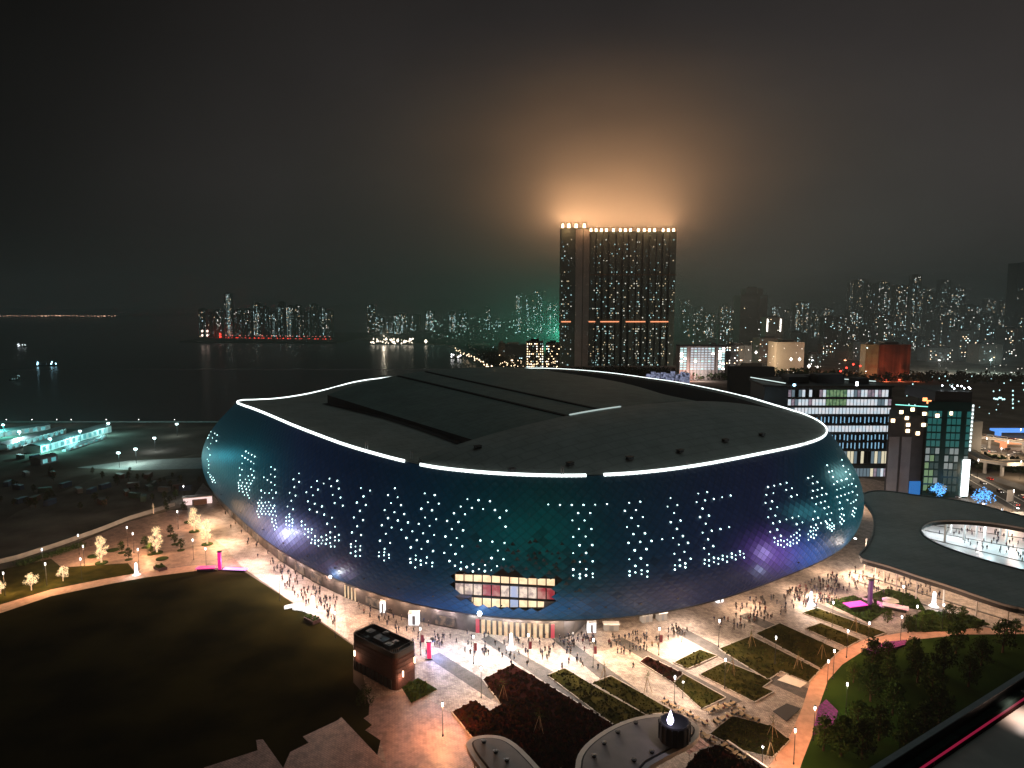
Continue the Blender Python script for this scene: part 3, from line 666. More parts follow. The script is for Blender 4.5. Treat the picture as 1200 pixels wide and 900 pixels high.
# lit entrance under the skin, booths, added plaza floodlights
def base_at(px, off=0):
    best = None
    for th in THS:
        p = basept(th, off, 0)
        if p.y > CY + 40: continue
        x, y = proj(p)
        if best is None or abs(x - px) < best[0]: best = (abs(x - px), th, p)
    return best[1], best[2]
door_m = [glow('door_cream', (1, .74, .45), .9, col2=(.9, .55, .3), scale=.6), glow('door_red', (.7, .04, .08), .9), glow('door_blue', (.5, .75, 1), 1.0)]
for i in range(16):
    px = 583 + i * 4.3
    th, p = base_at(px, -2.8); a, q = base_at(px + 1.4, -2.8)
    d = Vector((1, 0, 0)) if (q - p).length < .01 else (q - p).normalized()
    w = MB(); w.box((p.x, p.y, 2.3), (1.02, .12, 4.4), math.atan2(d.y, d.x)); spart(w, 'entrance_door', door_m[0])
for px, k in ((562.5, 1), (567, 0), (571, 0), (575, 0), (579, 0), (650, 1)):
    th, p = base_at(px, -2.7); w = MB(); w.box((p.x, p.y, 2.3), (1.1, .14, 4.4)); spart(w, 'entrance_door', door_m[k])
for i in range(7):
    px = 404 + i * 2.3; th, p = base_at(px, -2.7); w = MB(); w.box((p.x, p.y, 2.4), (.42, .3, 4.2), .8); spart(w, 'lit_slot', door_m[0])
for px in (270, 287, 300, 330, 350, 372, 440, 520):
    th, p = base_at(px, -2.8); q = basept(th + .02, -2.8, 0); d = q - p
    w = MB(); w.box((p.x, p.y, 2.1), (7, .3, 2.9), math.atan2(d.y, d.x)); spart(w, 'shop_window', glow('shop_glow', (1, .62, .4), .22, col2=(.1, .08, .08), scale=.5))
BOOTH = MB(); BOOTH.box((0, 0, 1.3), (3.2, 2.2, 2.6)); BOOTH.box((0, 0, 2.72), (3.5, 2.5, .2)); booth_w = BOOTH
def booth(px, py, label, m, sz=(3.2, 2.2, 2.6), rz=0, top='white'):
    x, y = at(px, py); o = empty('ticket_booth', (x, y, .05), rz, label, 'booth')
    w = MB(); w.box((0, 0, sz[2] / 2), sz); w.build('cabin', m, o)
    w = MB(); w.box((0, 0, sz[2] + .12), (sz[0] * 1.1, sz[1] * 1.15, .22)); w.build('roof', M[top], o)
    w = MB(); w.box((0, -sz[1] / 2 - .04, sz[2] * .45), (sz[0] * .3, .06, sz[2] * .8)); w.build('door', M['steel'], o)
    return o
gwhite = glow('booth_light', (1, .98, 1), 1.7); gdim = glow('booth_dim', (1, .75, .55), .35)
booth(485.5, 731, 'square glowing white booth under the facade edge, left of the glass doors', gwhite, (3.2, 2.2, 3.6))
booth(449, 717, 'narrow glowing white booth under the facade edge above the brick kiosk', gwhite, (1.8, 1.5, 3.6))
booth(693, 740, 'small glowing white booth right of the stadium glass doors', gwhite, (2.6, 2, 3.0))
booth(663, 740, 'low pale counter booth touching the right end of the glass doors', gdim, (4, 2, 2.2))
booth(716, 738, 'long low cream booth by the facade right of the white booth', gdim, (4.5, 2, 2))
booth(757, 728, 'brown booth against the facade base right of the centre', gdim, (3.5, 2, 2.4), .3)
booth(775, 726, 'plain booth by the facade beside a brown one', gdim, (3, 2, 2.4), .3)
booth(842, 705, 'white booth by the facade base above the right hand crowd', gwhite, (2.4, 2, 2.0), .4)
booth(546, 734, 'flat pale security booth left of the floodlight at the doors', glow('booth_blue', (.5, .7, 1), .4), (5, 2, 2.0), 0)
def soft(i): return
FL = [(262, (1, .75, .6), 1.0), (285, (1, .72, .6), 1.1), (310, (1, .75, .68), 1.2), (335, (.95, .78, .85), 1.3), (362, (1, .76, .72), 1.1), (395, (1, .72, .62), .9), (430, (1, .66, .5), .8), (470, (1, .74, .62), .8), (510, (.85, .8, .95), .8), (550, (.75, .85, 1), 1.1), (590, (.9, .88, .95), 1.1), (630, (1, .85, .75), 1.1), (668, (.85, .88, 1), 1.2), (710, (1, .74, .52), 1.0), (750, (1, .76, .58), 1.0), (790, (.95, .84, .8), 1.1), (830, (1, .78, .62), 1.2), (868, (1, .76, .6), 1.3), (900, (1, .8, .68), 1.4), (930, (1, .8, .68), 1.5), (956, (1, .78, .62), 1.4), (980, (1, .78, .62), 1.3)]
fm = MB(); fm.box((0, 0, 0), (.6, .3, .35)); fm.tube([(0, .2, 0), (0, 1.2, -.3)], .08, 6); fmesh = fm.mesh('floodlight', M['dark'])  # fittings added along the skin, their beams fill the plaza evenly
FPOW = 7600
FL = [(a, (c[0], c[1] * .88, c[2] * .74), k * (2.4 if a > 780 else 1.35 if a < 400 else 1)) for a, c, k in FL]
for px, c, k in FL:
    th, p = base_at(px, 1.0); outv = basept(th, 30, 0) - basept(th, 0, 0); outv.z = 0; outv.normalize()
    q = fac(th, .12, 1.6)
    link('floodlight', fmesh, stadium, q - CEN - outv * .9, math.atan2(outv.y, outv.x) + math.pi / 2)
    l = lamp('added_plaza_beam', q - CEN + Vector((0, 0, -.2)), c, FPOW * k * 4, 'SPOT', .4, stadium, spot=rad(118), blend=1.0)
    l.rotation_euler = (outv * 17 + Vector((0, 0, -16))).to_track_quat('-Z', 'Y').to_euler()
SOFF = 1700
for i in range(len(FL) - 1):
    for f in (.0, .5):
        px = FL[i][0] * (1 - f) + FL[i + 1][0] * f; th, p = base_at(px, -1.1); lamp('soffit_light', Vector((p.x, p.y, 5.4)) - CEN, FL[i][1], SOFF * FL[i][2], r=.3, parent=stadium)
for px, py, c, s_ in ((335, 626, (.8, .8, 1), .9), (562, 721, (.7, .85, 1), .75), (387, 678, (.9, .97, 1), .5)):
    p, nrm = hit(B0, px, py - 2)
    if p is None: continue
    w = MB(); w.lathe([(0, -s_), (s_ * .7, -s_ * .7), (s_, 0), (s_ * .7, s_ * .7), (0, s_)], tuple(p + (ORI - p).normalized() * 1.2), 10); spart(w, 'beam_projector', glow('projector_light', c, 14))
    lamp('projector_glow', p - CEN + (ORI - p).normalized() * 4, c, 2600, r=.5, parent=stadium)

# ------------------------------------------------------------------ street lamps
def lamp_meshes():
    p = MB(); p.tube([(0, 0, 0), (0, 0, .5)], .18, 8); p.tube([(0, 0, .5), (0, 0, 7.6)], [.09, .06], 6); a = p.mesh('pole', M['dark'])
    h = MB(); h.lathe([(0, -.05), (.16, 0), (.22, .4), (.16, .8), (0, .9)], (0, 0, 7.6), 8); b_ = h.mesh('lantern', M['L_white'])
    c = MB(); c.lathe([(0, .22), (.3, .08), (.3, 0), (0, 0)], (0, 0, 8.5), 8); cc = c.mesh('cap', M['dark'])
    f = MB(); f.box((.55, 0, 5.0), (.8, .06, 2.2)); f.tube([(0, 0, 6.1), (1, 0, 6.1)], .03, 5); d = f.mesh('banner', glow('banner_red', (.35, .01, .03), .5))
    return a, b_, cc, d
LM = lamp_meshes()
def street_lamp(px, py, label, col=(1, .7, .45), pw=1500, banner=False, group='park and plaza street lamps', h=1, z=0, r=.3):
    x, y = at(px, py, z); o = empty('street_lamp', (x, y, z), random.uniform(0, 1), label, 'street lamp', group)
    link('pole', LM[0], o); ln_ = link('lantern', LM[1], o); link('cap', LM[2], ln_)
    if banner: link('banner', LM[3], o); o.rotation_euler = (0, 0, 0)
    if pw: lamp('lamp_light', (0, 0, 7.2), col, pw, r=r, parent=o)
    if h != 1: o.scale = (1, 1, h)
    return o
WA = (1, .62, .38)
for px, py, lab, c, pw, bn in [
    (519, 863, 'street lamp alone on the orange lit forecourt at the bottom', (1, .44, .2), 7500, 0),
    (564, 818, 'street lamp at the top left corner of the maroon bed', (1, .66, .42), 2600, 0),
    (493, 768, 'banner lamp post between the brick kiosk and the pink pillar', (1, .8, .7), 1500, 1),
    (555, 778, 'street lamp with red banner just left of the dark stripe', (1, .8, .7), 2000, 1),
    (619, 776, 'street lamp with red banner in front of the glass doors', (1, .84, .75), 2200, 1),
    (695, 782, 'street lamp with dark banner right of the glass doors', (1, .72, .5), 2000, 1),
    (772, 768, 'street lamp with banner on the paving above the maroon strip', (1, .7, .46), 2200, 1),
    (842, 758, 'street lamp at the left tip of the large grass bed', (1, .74, .5), 2200, 0),
    (849, 807, 'street lamp on the grass bed beside a staked sapling', WA, 2000, 0),
    (790, 829, 'street lamp behind the black drum beside the picnic tables', (1, .72, .55), 2600, 0),
    (908, 779, 'street lamp in the middle of the long grass bed', WA, 1500, 0),
    (975, 735, 'street lamp left of the magenta portal at a grass strip', (1, .72, .5), 1200, 0),
    (1017, 761, 'street lamp at the bend of the curved path, left of two', (1, .5, .25), 1800, 0),
    (1055, 753, 'street lamp beside the far purple flower bed', (1, .5, .25), 1300, 0),
    (992, 771, 'street lamp on the inner edge of the curved path below the bend', (1, .5, .25), 1800, 0),
    (976, 796, 'street lamp at the path with a shorter lamp on each side', (1, .5, .25), 1800, 0),
    (969, 809, 'street lamp at the path edge above the green slope', (1, .5, .25), 1800, 0),
    (991, 838, 'street lamp standing inside the dark park on the green slope', (.75, .9, .5), 900, 0),
    (953, 868, 'street lamp next to the near purple flower bed', (1, .5, .25), 2000, 0),
    (930, 896, 'street lamp lowest on the curved path near the picture edge', (1, .5, .25), 2400, 0),
    (1104, 738, 'street lamp in front of the shrub mound under the canopy edge', (1, .6, .35), 1500, 0),
    (1073, 740, 'street lamp left of the shrub mound', (1, .7, .5), 600, 0),
    (1057, 715, 'street lamp at the hedge right of the magenta portal', (1, .8, .6), 500, 0),
    (328, 704, 'street lamp at the edge of the dark lawn beside the promenade crowd', (1, .74, .66), 1800, 0),
    (393, 748, 'street lamp on the promenade left of the brick kiosk', (1, .74, .62), 1800, 0),
    (227, 656, 'street lamp left of the magenta stage', WA, 1500, 0),
    (242, 667, 'low street lamp touching the magenta stage', WA, 900, 0),
    (163, 668, 'street lamp between the two middle glowing trees', WA, 1800, 0),
    (150, 640, 'street lamp behind the dark terrace trees, left of two', WA, 1200, 0),
    (157, 648, 'street lamp behind the dark terrace trees, right of two', WA, 1200, 0),
    (99, 664, 'street lamp left of the tall glowing tree', WA, 1500, 0),
    (96, 680, 'street lamp on the verge below the tall glowing tree', (1, .8, .6), 1100, 0),
    (93, 650, 'street lamp at the hedge left end of the terrace', WA, 600, 0),
    (51, 668, 'street lamp beyond the hedge at the left', (.8, .9, 1), 600, 0),
    (55, 686, 'street lamp between the two small glowing trees', (1, .85, .6), 1100, 0),
    (6, 698, 'street lamp at the far left edge of the path', WA, 1200, 0),
    (209, 620, 'street lamp behind the glowing tree pair', (1, .8, .65), 700, 0),
    (216, 588, 'street lamp by the site fence left of the promenade end', (.9, .95, 1), 500, 0)]:
    street_lamp(px, py, lab, (c[0], c[1] * .92, c[2] * .85), pw * 2.0, bn)

# ------------------------------------------------------------------ light sculptures
lc = MB(); lc.lathe([(1.1, 0), (.9, .3), (.55, 1.5), (.4, 5.2), (0, 5.6)], (0, 0, 0), 10); lcm = lc.mesh('glowing_cone', glow('sculpture_white', (.9, .95, 1), 3.2))
lb = MB(); lb.lathe([(1.5, 0), (1.5, .15), (0, .16)], (0, 0, 0), 12); lbm = lb.mesh('base', M['white'])
for px, py, lab, s_, pw in [(599, 760, 'slim glowing white column before the stadium glass doors', 1, 1500), (367, 716, 'broad glowing white column on the promenade by white seats', 1.1, 2200), (160, 674, 'bluish white glowing column on the verge by the curved path', 1, 1200),
                            (950, 709, 'slim glowing white column beside the densest crowd', 1, 1500), (1094, 711, 'glowing white column right of the hedge under the canopy', 1.1, 1500)]:
    x, y = at(px, py); o = empty('light_column', (x, y, .06), 0, lab, 'light column', 'glowing white columns'); link('glowing_cone', lcm, o); link('base', lbm, o); o.scale = (s_, s_, s_ * .85)
    lamp('column_light', (0, -3, 3), (.8, .9, 1), pw * .6, r=.4, parent=o)
def curvy_seat(px, py, lab, rz, m):
    x, y = at(px, py); o = empty('lounge_seat', (x, y, .06), rz, lab, 'outdoor seat')
    w = MB(); w.prism([(3.2 * math.cos(t_), 1.2 * math.sin(t_)) for t_ in [k * math.pi / 8 for k in range(9)]] + [(2.2 * math.cos(t_), .4 * math.sin(t_)) for t_ in [k * math.pi / 8 for k in range(8, -1, -1)]], 0, .5); w.build('seat', m, o)
    w = MB(); w.prism([(3.2 * math.cos(t_), 1.2 * math.sin(t_)) for t_ in [k * math.pi / 8 for k in range(9)]] + [(2.95 * math.cos(t_), 1.0 * math.sin(t_)) for t_ in [k * math.pi / 8 for k in range(8, -1, -1)]], .5, 1.1); w.build('backrest', m, o)
seatg = glow('seat_white', (1, .95, .9), .9, base=(.7, .7, .7))
curvy_seat(345, 713, 'curved white glowing seat left of the broad white column', .3, seatg)
curvy_seat(352, 717, 'curved white glowing seat at the lawn edge, nearer one', -.4, seatg)
for px, py, lab in ((366, 728, 'dark square planter box at the lawn corner by the promenade'), (188, 667, 'long dark planter box on the path left of the magenta stage')):
    x, y = at(px, py); o = empty('planter_box', (x, y, .05), -.7, lab, 'planter'); w = MB(); w.box((0, 0, .5), (5, 3, 1)); w.build('box', M['brick'], o); w = MB()
    for k in range(60): w.box((random.uniform(-2.2, 2.2), random.uniform(-1.2, 1.2), random.uniform(1, 1.5)), (.35, .3, .3), random.random() * 3)
    w.build('shrub', M['leaf'], o, kind='stuff')
# ------------------------------------------------------------------ portals / stages
def portal(px, py, lab, m1, m2, lampc, rz, pw, h=6.5, panels=()):
    x, y = at(px, py); o = empty('light_portal', (x, y, .05), rz, lab, 'light installation')
    w = MB(); w.box((0, 0, h / 2), (1.1, .9, h)); w.build('pillar', m1, o)
    w = MB(); w.box((0, 0, h + .15), (1.5, 1.3, .3)); w.build('cap', M['dark'], o); w = MB(); w.box((0, 0, .15), (2, 1.8, .3)); w.build('base', M['dark'], o)
    for (dx, dy, sx, sy, z, m, tilt) in panels:
        w = MB(); w.box((dx, dy, z), (sx, sy, .25), tilt); w.build('glowing_panel', m, o)
        w = MB(); w.box((dx, dy, z / 2), (sx * .85, sy * .8, z - .3), tilt); w.build('plinth', M['dark'], o)
    lamp('portal_light', (2.5, 1, 3), lampc, pw, r=.5, parent=o)
mg = glow('portal_magenta', (.8, .01, .25), 1.2)
portal(258, 668, 'magenta pillar with low magenta lit stage at the lawn corner', mg, mg, (1, .3, .8), 0, 3500, 7, [(-5, -.5, 7, 3, 1.2, mg, .1), (6, -.5, 9, 2, .6, glow('stage_violet', (.9, .4, 1), 1.5), -.1)])
portal(503, 772, 'pink red pillar with dark ball top right of the brick kiosk', glow('pillar_red', (.9, .02, .12), 1.2), mg, (.3, .4, 1), 0, 4500, 5)
portal(1019, 709, 'tall violet portal with pink and orange screens among dark shrubs', M['violet'], mg, (1, .2, .9), .2, 2200, 8.5, [(-6.2, -1, 7, 3.4, 1.3, M['magenta'], .05), (5.6, -5, 7.5, 3, 1.3, M['pink'], -.75)])
x, y = at(503, 769); w = MB(); w.lathe([(0, -.8), (.6, -.5), (.8, 0), (.6, .5), (0, .8)], (x + .9, y, 4.9), 10); w.build('black_ball', M['black'], label='black ball held beside the top of the pink red pillar', cat='ball')
x, y = at(1043, 712); o = empty('parasol_table', (x, y, .05), 0, 'table under a flat cream parasol right of the violet portal', 'parasol table')
w = MB(); w.lathe([(0, 3.0), (2.6, 2.5), (2.6, 2.4), (0, 2.8)], (0, 0, 0), 8); w.build('parasol', M['cream'], o); w = MB(); w.tube([(0, 0, 0), (0, 0, 2.9)], .07, 6); w.build('pole', M['steel'], o)
w = MB(); w.lathe([(0, .78), (1.0, .78), (1.0, .72), (0, .72)], (0, 0, 0), 10); w.build('table_top', M['wood'], o)
# ------------------------------------------------------------------ brick kiosk
cn, cr_, cl = Vector((*at(464, 811), 0)), Vector((*at(489, 796), 0)), Vector((*at(413, 783), 0))
cb = cr_ + cl - cn; KH = 10.2
kio = empty('brick_kiosk', cn, 0, 'dark red brick kiosk with rooftop machinery standing at the lawn corner', 'building')
def rnd_poly(P, r=1.6, n=4):
    o_ = []
    for i, p in enumerate(P):
        a, b_ = P[i - 1], P[(i + 1) % len(P)]; d1 = (a - p).normalized() * r; d2 = (b_ - p).normalized() * r
        for k in range(n + 1):
            t_ = k / n; q = (p + d1) * (1 - t_) ** 2 + p * 2 * t_ * (1 - t_) + (p + d2) * t_ ** 2; o_.append((q.x, q.y))
    return o_
P4 = [q - cn for q in (cn, cr_, cb, cl)]; pl = rnd_poly(P4)
w = MB(); w.prism(pl, 0, KH - 1.4); w.build('brick_wall', M['brick'], kio)
c4 = sum(P4, Vector()) / 4
inn = [tuple((Vector((x, y, 0)) - c4) * .93 + c4)[:2] for x, y in pl]
w = MB(); n_ = len(pl); vs = [(x, y, KH - 1.4) for x, y in pl] + [(x, y, KH) for x, y in pl] + [(x, y, KH) for x, y in inn] + [(x, y, KH - 1.3) for x, y in inn]
w.add(vs, [(k * n_ + i, k * n_ + (i + 1) % n_, (k + 1) * n_ + (i + 1) % n_, (k + 1) * n_ + i) for k in range(3) for i in range(n_)]); w.build('parapet', M['dark'], kio)
w = MB(); w.prism([tuple((Vector((x, y, 0)) - c4) * .92 + c4)[:2] for x, y in pl], KH - 1.4, KH - 1.25); w.build('roof', M['dark'], kio)
du, dv = (P4[1] - P4[0]), (P4[3] - P4[0]); kz = math.atan2(dv.y, dv.x)
for a, b_, sx, sy, h in ((.35, .3, 2.2, 1.6, 1.3), (.65, .3, 1.5, 1.5, 1.1), (.5, .55, 4.5, 2.6, 1.0), (.5, .8, 2.2, 2.0, 1.6), (.25, .75, 1.2, 1.2, .9), (.8, .6, 1.2, 1.6, 1.4)):
    p = du * a + dv * b_; w = MB(); w.box((p.x, p.y, KH - 1.25 + h / 2), (sx, sy, h), kz); w.lathe([(0, .12), (.45, .12), (.45, 0)], (p.x, p.y, KH - 1.25 + h), 8); w.build('roof_unit', M['steel'], kio)
w = MB()
for k in range(26):
    t_ = k / 26 * len(inn); i = int(t_) % len(inn); x, y = inn[i]; w.tube([(x, y, KH), (x, y, KH + .9)], .05, 4)
w.tube([(x, y, KH + .9) for x, y in inn] + [(inn[0][0], inn[0][1], KH + .9)], .05, 4); w.build('railing', M['steel'], kio)
for f, base, d, zz, pw in ((.35, P4[0], du, 3.2, 420), (.9, P4[0], du, 5.2, 350), (.93, P4[0], dv, 4.2, 250)):
    p = base + d * f; nn = Vector((0, -1, 0)); w = MB(); w.tube([(p.x, p.y - .35, zz), (p.x, p.y - .35, zz + 1.5)], .18, 6); w.build('wall_lamp', glow('wall_lamp_glow', (1, .72, .5), 8), kio)
    lamp('wall_lamp_light', (p.x, p.y - 1.5, zz), (1, .5, .3), pw, r=.3, parent=kio)
for k in range(5):
    zc = 3.2 + k * 1.25; w = MB(); n_ = len(pl); oo_ = [tuple((Vector((x, y, 0)) - c4) * 1.012 + c4)[:2] for x, y in pl]; w.prism(oo_, zc, zc + .16); w.build('string_course', M['brick'], kio)
w = MB()
for k in range(9): # rows of openings
    p = P4[0] + dv * (.1 + k * .1); q = p + Vector((-.25, -.25, 0)); w.box((q.x, q.y, 1.6), (1.2, .2, 2.6), kz)
w.build('door_row', M['dark'], kio)

# ------------------------------------------------------------------ pavilion roofs at the bottom edge
def cpoly(pts, z): return [Vector((*at(x, y, z), 0)) for x, y in pts]
def chaikin(P, n=2):
    for _ in range(n):
        Q = []
        for i, p in enumerate(P): q = P[(i + 1) % len(P)]; Q += [p * .75 + q * .25, p * .25 + q * .75]
        P = Q
    return P
def pavilion(pts, z, label, vents, posts):
    P = chaikin(cpoly(pts, z)); c = sum(P, Vector()) / len(P); o = empty('pavilion', (c.x, c.y, 0), 0, label, 'pavilion roof')
    L = [p - c for p in P]; w = MB(); w.prism([(p.x, p.y) for p in L], z - 1.1, z); w.build('rim', M['cream'], o)
    def ins(d):
        R = []
        for i, p in enumerate(L):
            t_ = (L[(i + 1) % len(L)] - L[i - 1]).normalized(); n_ = Vector((t_.y, -t_.x, 0))
            if n_.dot(p) > 0: n_ = -n_
            R.append((p.x + n_.x * d, p.y + n_.y * d))
        return R
    w = MB(); w.prism(ins(1.1), z, z + .04); w.build('gutter', M['black'], o)
    w = MB(); w.prism(ins(1.5), z + .04, z + .22); w.build('roof', mat('pavilion_roof', (.21, .19, .18), .7, var=.1, scale=.3), o)
    for px, py in vents:
        x, y = at(px, py, z); w = MB(); w.lathe([(.45, 0), (.45, .35), (.6, .35), (.6, .45), (0, .5)], (x - c.x, y - c.y, z + .2), 8); w.build('roof_vent', M['dark'], o)
    for px, py in posts:
        x, y = at(px, py, z); w = MB(); w.tube([(x - c.x, y - c.y, 0), (x - c.x, y - c.y, z - 1)], .18, 8); w.build('post', M['cream'], o)
    return o
pavilion([(545, 876), (550, 864), (575, 860), (600, 866), (632, 898), (665, 940), (640, 985), (600, 960), (575, 915)], 5.5, 'grey pavilion roof with cream rim, smaller and left of two at the bottom', [(567, 871), (581, 883), (594, 893)], [(556, 880)])
pavilion([(672, 900), (680, 876), (712, 852), (750, 838), (790, 836), (822, 850), (818, 868), (785, 884), (748, 905), (745, 985), (680, 985)], 5.5, 'grey pavilion roof with cream rim carrying the black drum', [(724, 860), (708, 873), (696, 888), (745, 849), (764, 883), (743, 893)], [(740, 915)])
x, y = at(790, 868, 5.5); w = MB(); o = empty('black_drum', (x, y, 5.7), 0, 'black drum standing on the larger grey pavilion roof', 'rooftop drum')
w.lathe([(3.1, 0), (3.3, .4), (3.3, 4.2), (3.0, 4.4), (2.6, 4.1), (0, 4.0)], (0, 0, 0), 16); w.build('shell', M['black'], o)
for k in range(16):
    a = k * math.pi / 8; w = MB(); w.box((3.4 * math.cos(a), 3.4 * math.sin(a), 2.3), (.16, .3, 3.6), a); w.build('fin', M['dark'], o)
w = MB(); w.lathe([(0, 0), (.5, .2), (.75, 1.0), (.45, 2.0), (.12, 3.0), (0, 3.4)], (x - 1.2, y - 1, 9.9), 10); o = w.build('flame_light', glow('flame_white', (.75, .7, 1), 6), label='white violet flame shaped light standing on the black drum', cat='light')
lamp('flame_glow', (0, 0, 0), (.8, .7, 1), 500, r=.3, parent=None).location = (x - 1.2, y - 1, 14.2)
bpy.data.objects['flame_glow'].parent = o
# ------------------------------------------------------------------ big canopy right
CZ = 14.0
outer = [(1003, 654), (1017, 641), (1025, 624), (1025, 606), (1018, 592), (1006, 582), (1020, 575), (1045, 576), (1075, 581), (1110, 584), (1150, 592), (1200, 606), (1300, 627), (1420, 645), (1420, 790), (1300, 746), (1200, 713), (1184, 711), (1150, 700), (1110, 686), (1080, 677), (1040, 663)]
hole = [(1077, 622), (1083, 614), (1098, 610), (1130, 610), (1165, 613), (1200, 619), (1260, 632), (1310, 655), (1290, 680), (1240, 680), (1200, 669), (1150, 656), (1110, 643), (1086, 632)]
hole2 = [(1006, 574), (1010, 572), (1028, 575), (1046, 580), (1044, 583), (1028, 580), (1012, 578)]
def holed(loops, z0, z1, name, mats, parent, cen):
    bm = bmesh.new(); LV = []
    for L in loops:
        vs = [bm.verts.new((p.x - cen.x, p.y - cen.y, z1)) for p in L]; LV.append(vs)
        for i in range(len(vs)): bm.edges.new((vs[i], vs[(i + 1) % len(vs)]))
    bmesh.ops.triangle_fill(bm, use_beauty=True, use_dissolve=False, edges=bm.edges[:], normal=(0, 0, 1))
    top = bm.faces[:]
    low = {v: bm.verts.new((v.co.x, v.co.y, z0)) for L in LV for v in L}
    for f in top: bm.faces.new([low[v] for v in reversed(f.verts)])
    for L in LV:
        for i in range(len(L)): a, b_ = L[i], L[(i + 1) % len(L)]; f = bm.faces.new((a, b_, low[b_], low[a])); f.material_index = 1
    bmesh.ops.recalc_face_normals(bm, faces=bm.faces[:])
    me = bpy.data.meshes.new(name); bm.to_mesh(me); bm.free()
    for m in mats: me.materials.append(m)
    return link(name, me, parent)
PO = chaikin(cpoly(outer, CZ), 2); PH = chaikin(cpoly(hole, CZ), 2)
cc = Vector((*at(1150, 640, 0), 0)); can = empty('stadium_canopy', cc, 0, 'broad flat grey canopy with an oval opening, right of the stadium', 'canopy')
holed([PO, PH], CZ - 1.6, CZ, 'canopy_roof', [M['canopy'], M['dark']], can, cc)
for L, nm in ((PO, 'canopy_fascia'), (PH, 'opening_fascia')):
    w = MB(); vs = []
    ce = sum(L, Vector()) / len(L)
    for i, p in enumerate(L):
        t_ = (L[(i + 1) % len(L)] - L[i - 1]).normalized(); n_ = Vector((t_.y, -t_.x, 0)) * .35
        vs += [(p - n_ - cc + Vector((0, 0, CZ + .35))), (p + n_ - cc + Vector((0, 0, CZ + .35))), (p + n_ - cc + Vector((0, 0, CZ - .3))), (p - n_ - cc + Vector((0, 0, CZ - .3)))]
    n_ = len(L); w.add(vs, [(i * 4 + k, i * 4 + (k + 1) % 4, ((i + 1) % n_) * 4 + (k + 1) % 4, ((i + 1) % n_) * 4 + k) for i in range(n_) for k in range(4)])
    w.build(nm, M['concrete'], can)
colm = MB(); colm.tube([(0, 0, 0), (0, 0, CZ - 1.6)], .45, 10); cm1 = colm.mesh('column', M['white'])
colm = MB(); colm.tube([(0, 0, 0), (0, 0, CZ - 1.6)], .22, 8); cm2 = colm.mesh('column', M['cream'])
for px, py in ((1107, 635), (1114, 624), (1129, 633), (1136, 621), (1144, 629), (1153, 635), (1172, 628), (1179, 635), (1215, 640), (1240, 650)):
    x, y = at(px, py); link('column', cm1, can, (x - cc.x, y - cc.y, 0))
for px, py in ((1013, 668), (1026, 673), (1036, 683), (1050, 692), (1073, 702), (1105, 712), (1144, 722), (1180, 738), (1210, 740)):
    x, y = at(px, py); link('column', cm2, can, (x - cc.x, y - cc.y, 0))
# lights under the canopy and in the opening
for px, py, z, c, pw in ((1095, 628, 9, (.9, .95, 1), 9000), (1125, 632, 9, (.85, .97, 1), 9000), (1160, 640, 9, (.7, .95, 1), 10000), (1195, 650, 9, (.6, .95, 1), 10000), (1150, 622, 9, (1, .7, .6), 7000), (1190, 628, 9, (1, .65, .55), 8000), (1240, 650, 9, (.8, .9, 1), 8000),
                         (1030, 668, 10, (1, .8, .65), 7000), (1060, 680, 10, (1, .72, .48), 7000), (1095, 693, 10, (1, .66, .4), 6500), (1130, 705, 10, (1, .64, .38), 6500), (1170, 720, 10, (1, .6, .34), 6500), (1000, 668, 9, (1, .85, .75), 6000)):
    x, y = at(px, py); w = MB(); w.lathe([(.5, .15), (.5, 0), (0, 0)], (x - cc.x, y - cc.y, CZ - 1.8), 10); w.build('downlight', M['L_white'], can)
    lamp('downlight_beam', (x - cc.x, y - cc.y, z), c, pw * .6, r=.4, parent=can)
w = MB(); x, y = at(1176, 616, CZ - 4); w.box((0, 0, 0), (3, .4, 2.2)); o = w.build('blue_sign', glow('sign_blue', (.05, .15, 1), 3), label='small glowing blue sign hung between two white columns of the canopy opening', cat='sign', loc=(x, y, CZ - 3))
flat('canopy_floor', [(1078, 600), (1250, 600), (1330, 650), (1330, 700), (1200, 680), (1110, 650), (1070, 630)], mat('white_terrazzo', (.5, .5, .5), .35, var=.12, scale=.2), .03, .06)
for i, (a, b_) in enumerate((((1000, 671), (1200, 733)), ((1000, 680), (1175, 741)), ((1035, 664), (1200, 722)), ((1090, 632), (1330, 690)), ((1084, 622), (1330, 668)), ((1095, 616), (1330, 650)))):
    p, q = Vector((*at(*a), .06)), Vector((*at(*b_), .06)); d = (q - p).normalized(); n_ = Vector((-d.y, d.x, 0)) * .4
    w = MB(); w.add([p - n_, q - n_, q + n_, p + n_, p - n_ + Vector((0, 0, .12)), q - n_ + Vector((0, 0, .12)), q + n_ + Vector((0, 0, .12)), p + n_ + Vector((0, 0, .12))], [(4, 5, 6, 7), (0, 1, 5, 4), (2, 3, 7, 6), (1, 2, 6, 5), (3, 0, 4, 7)])
    w.build('terrace_step', M['band'], kind='structure')
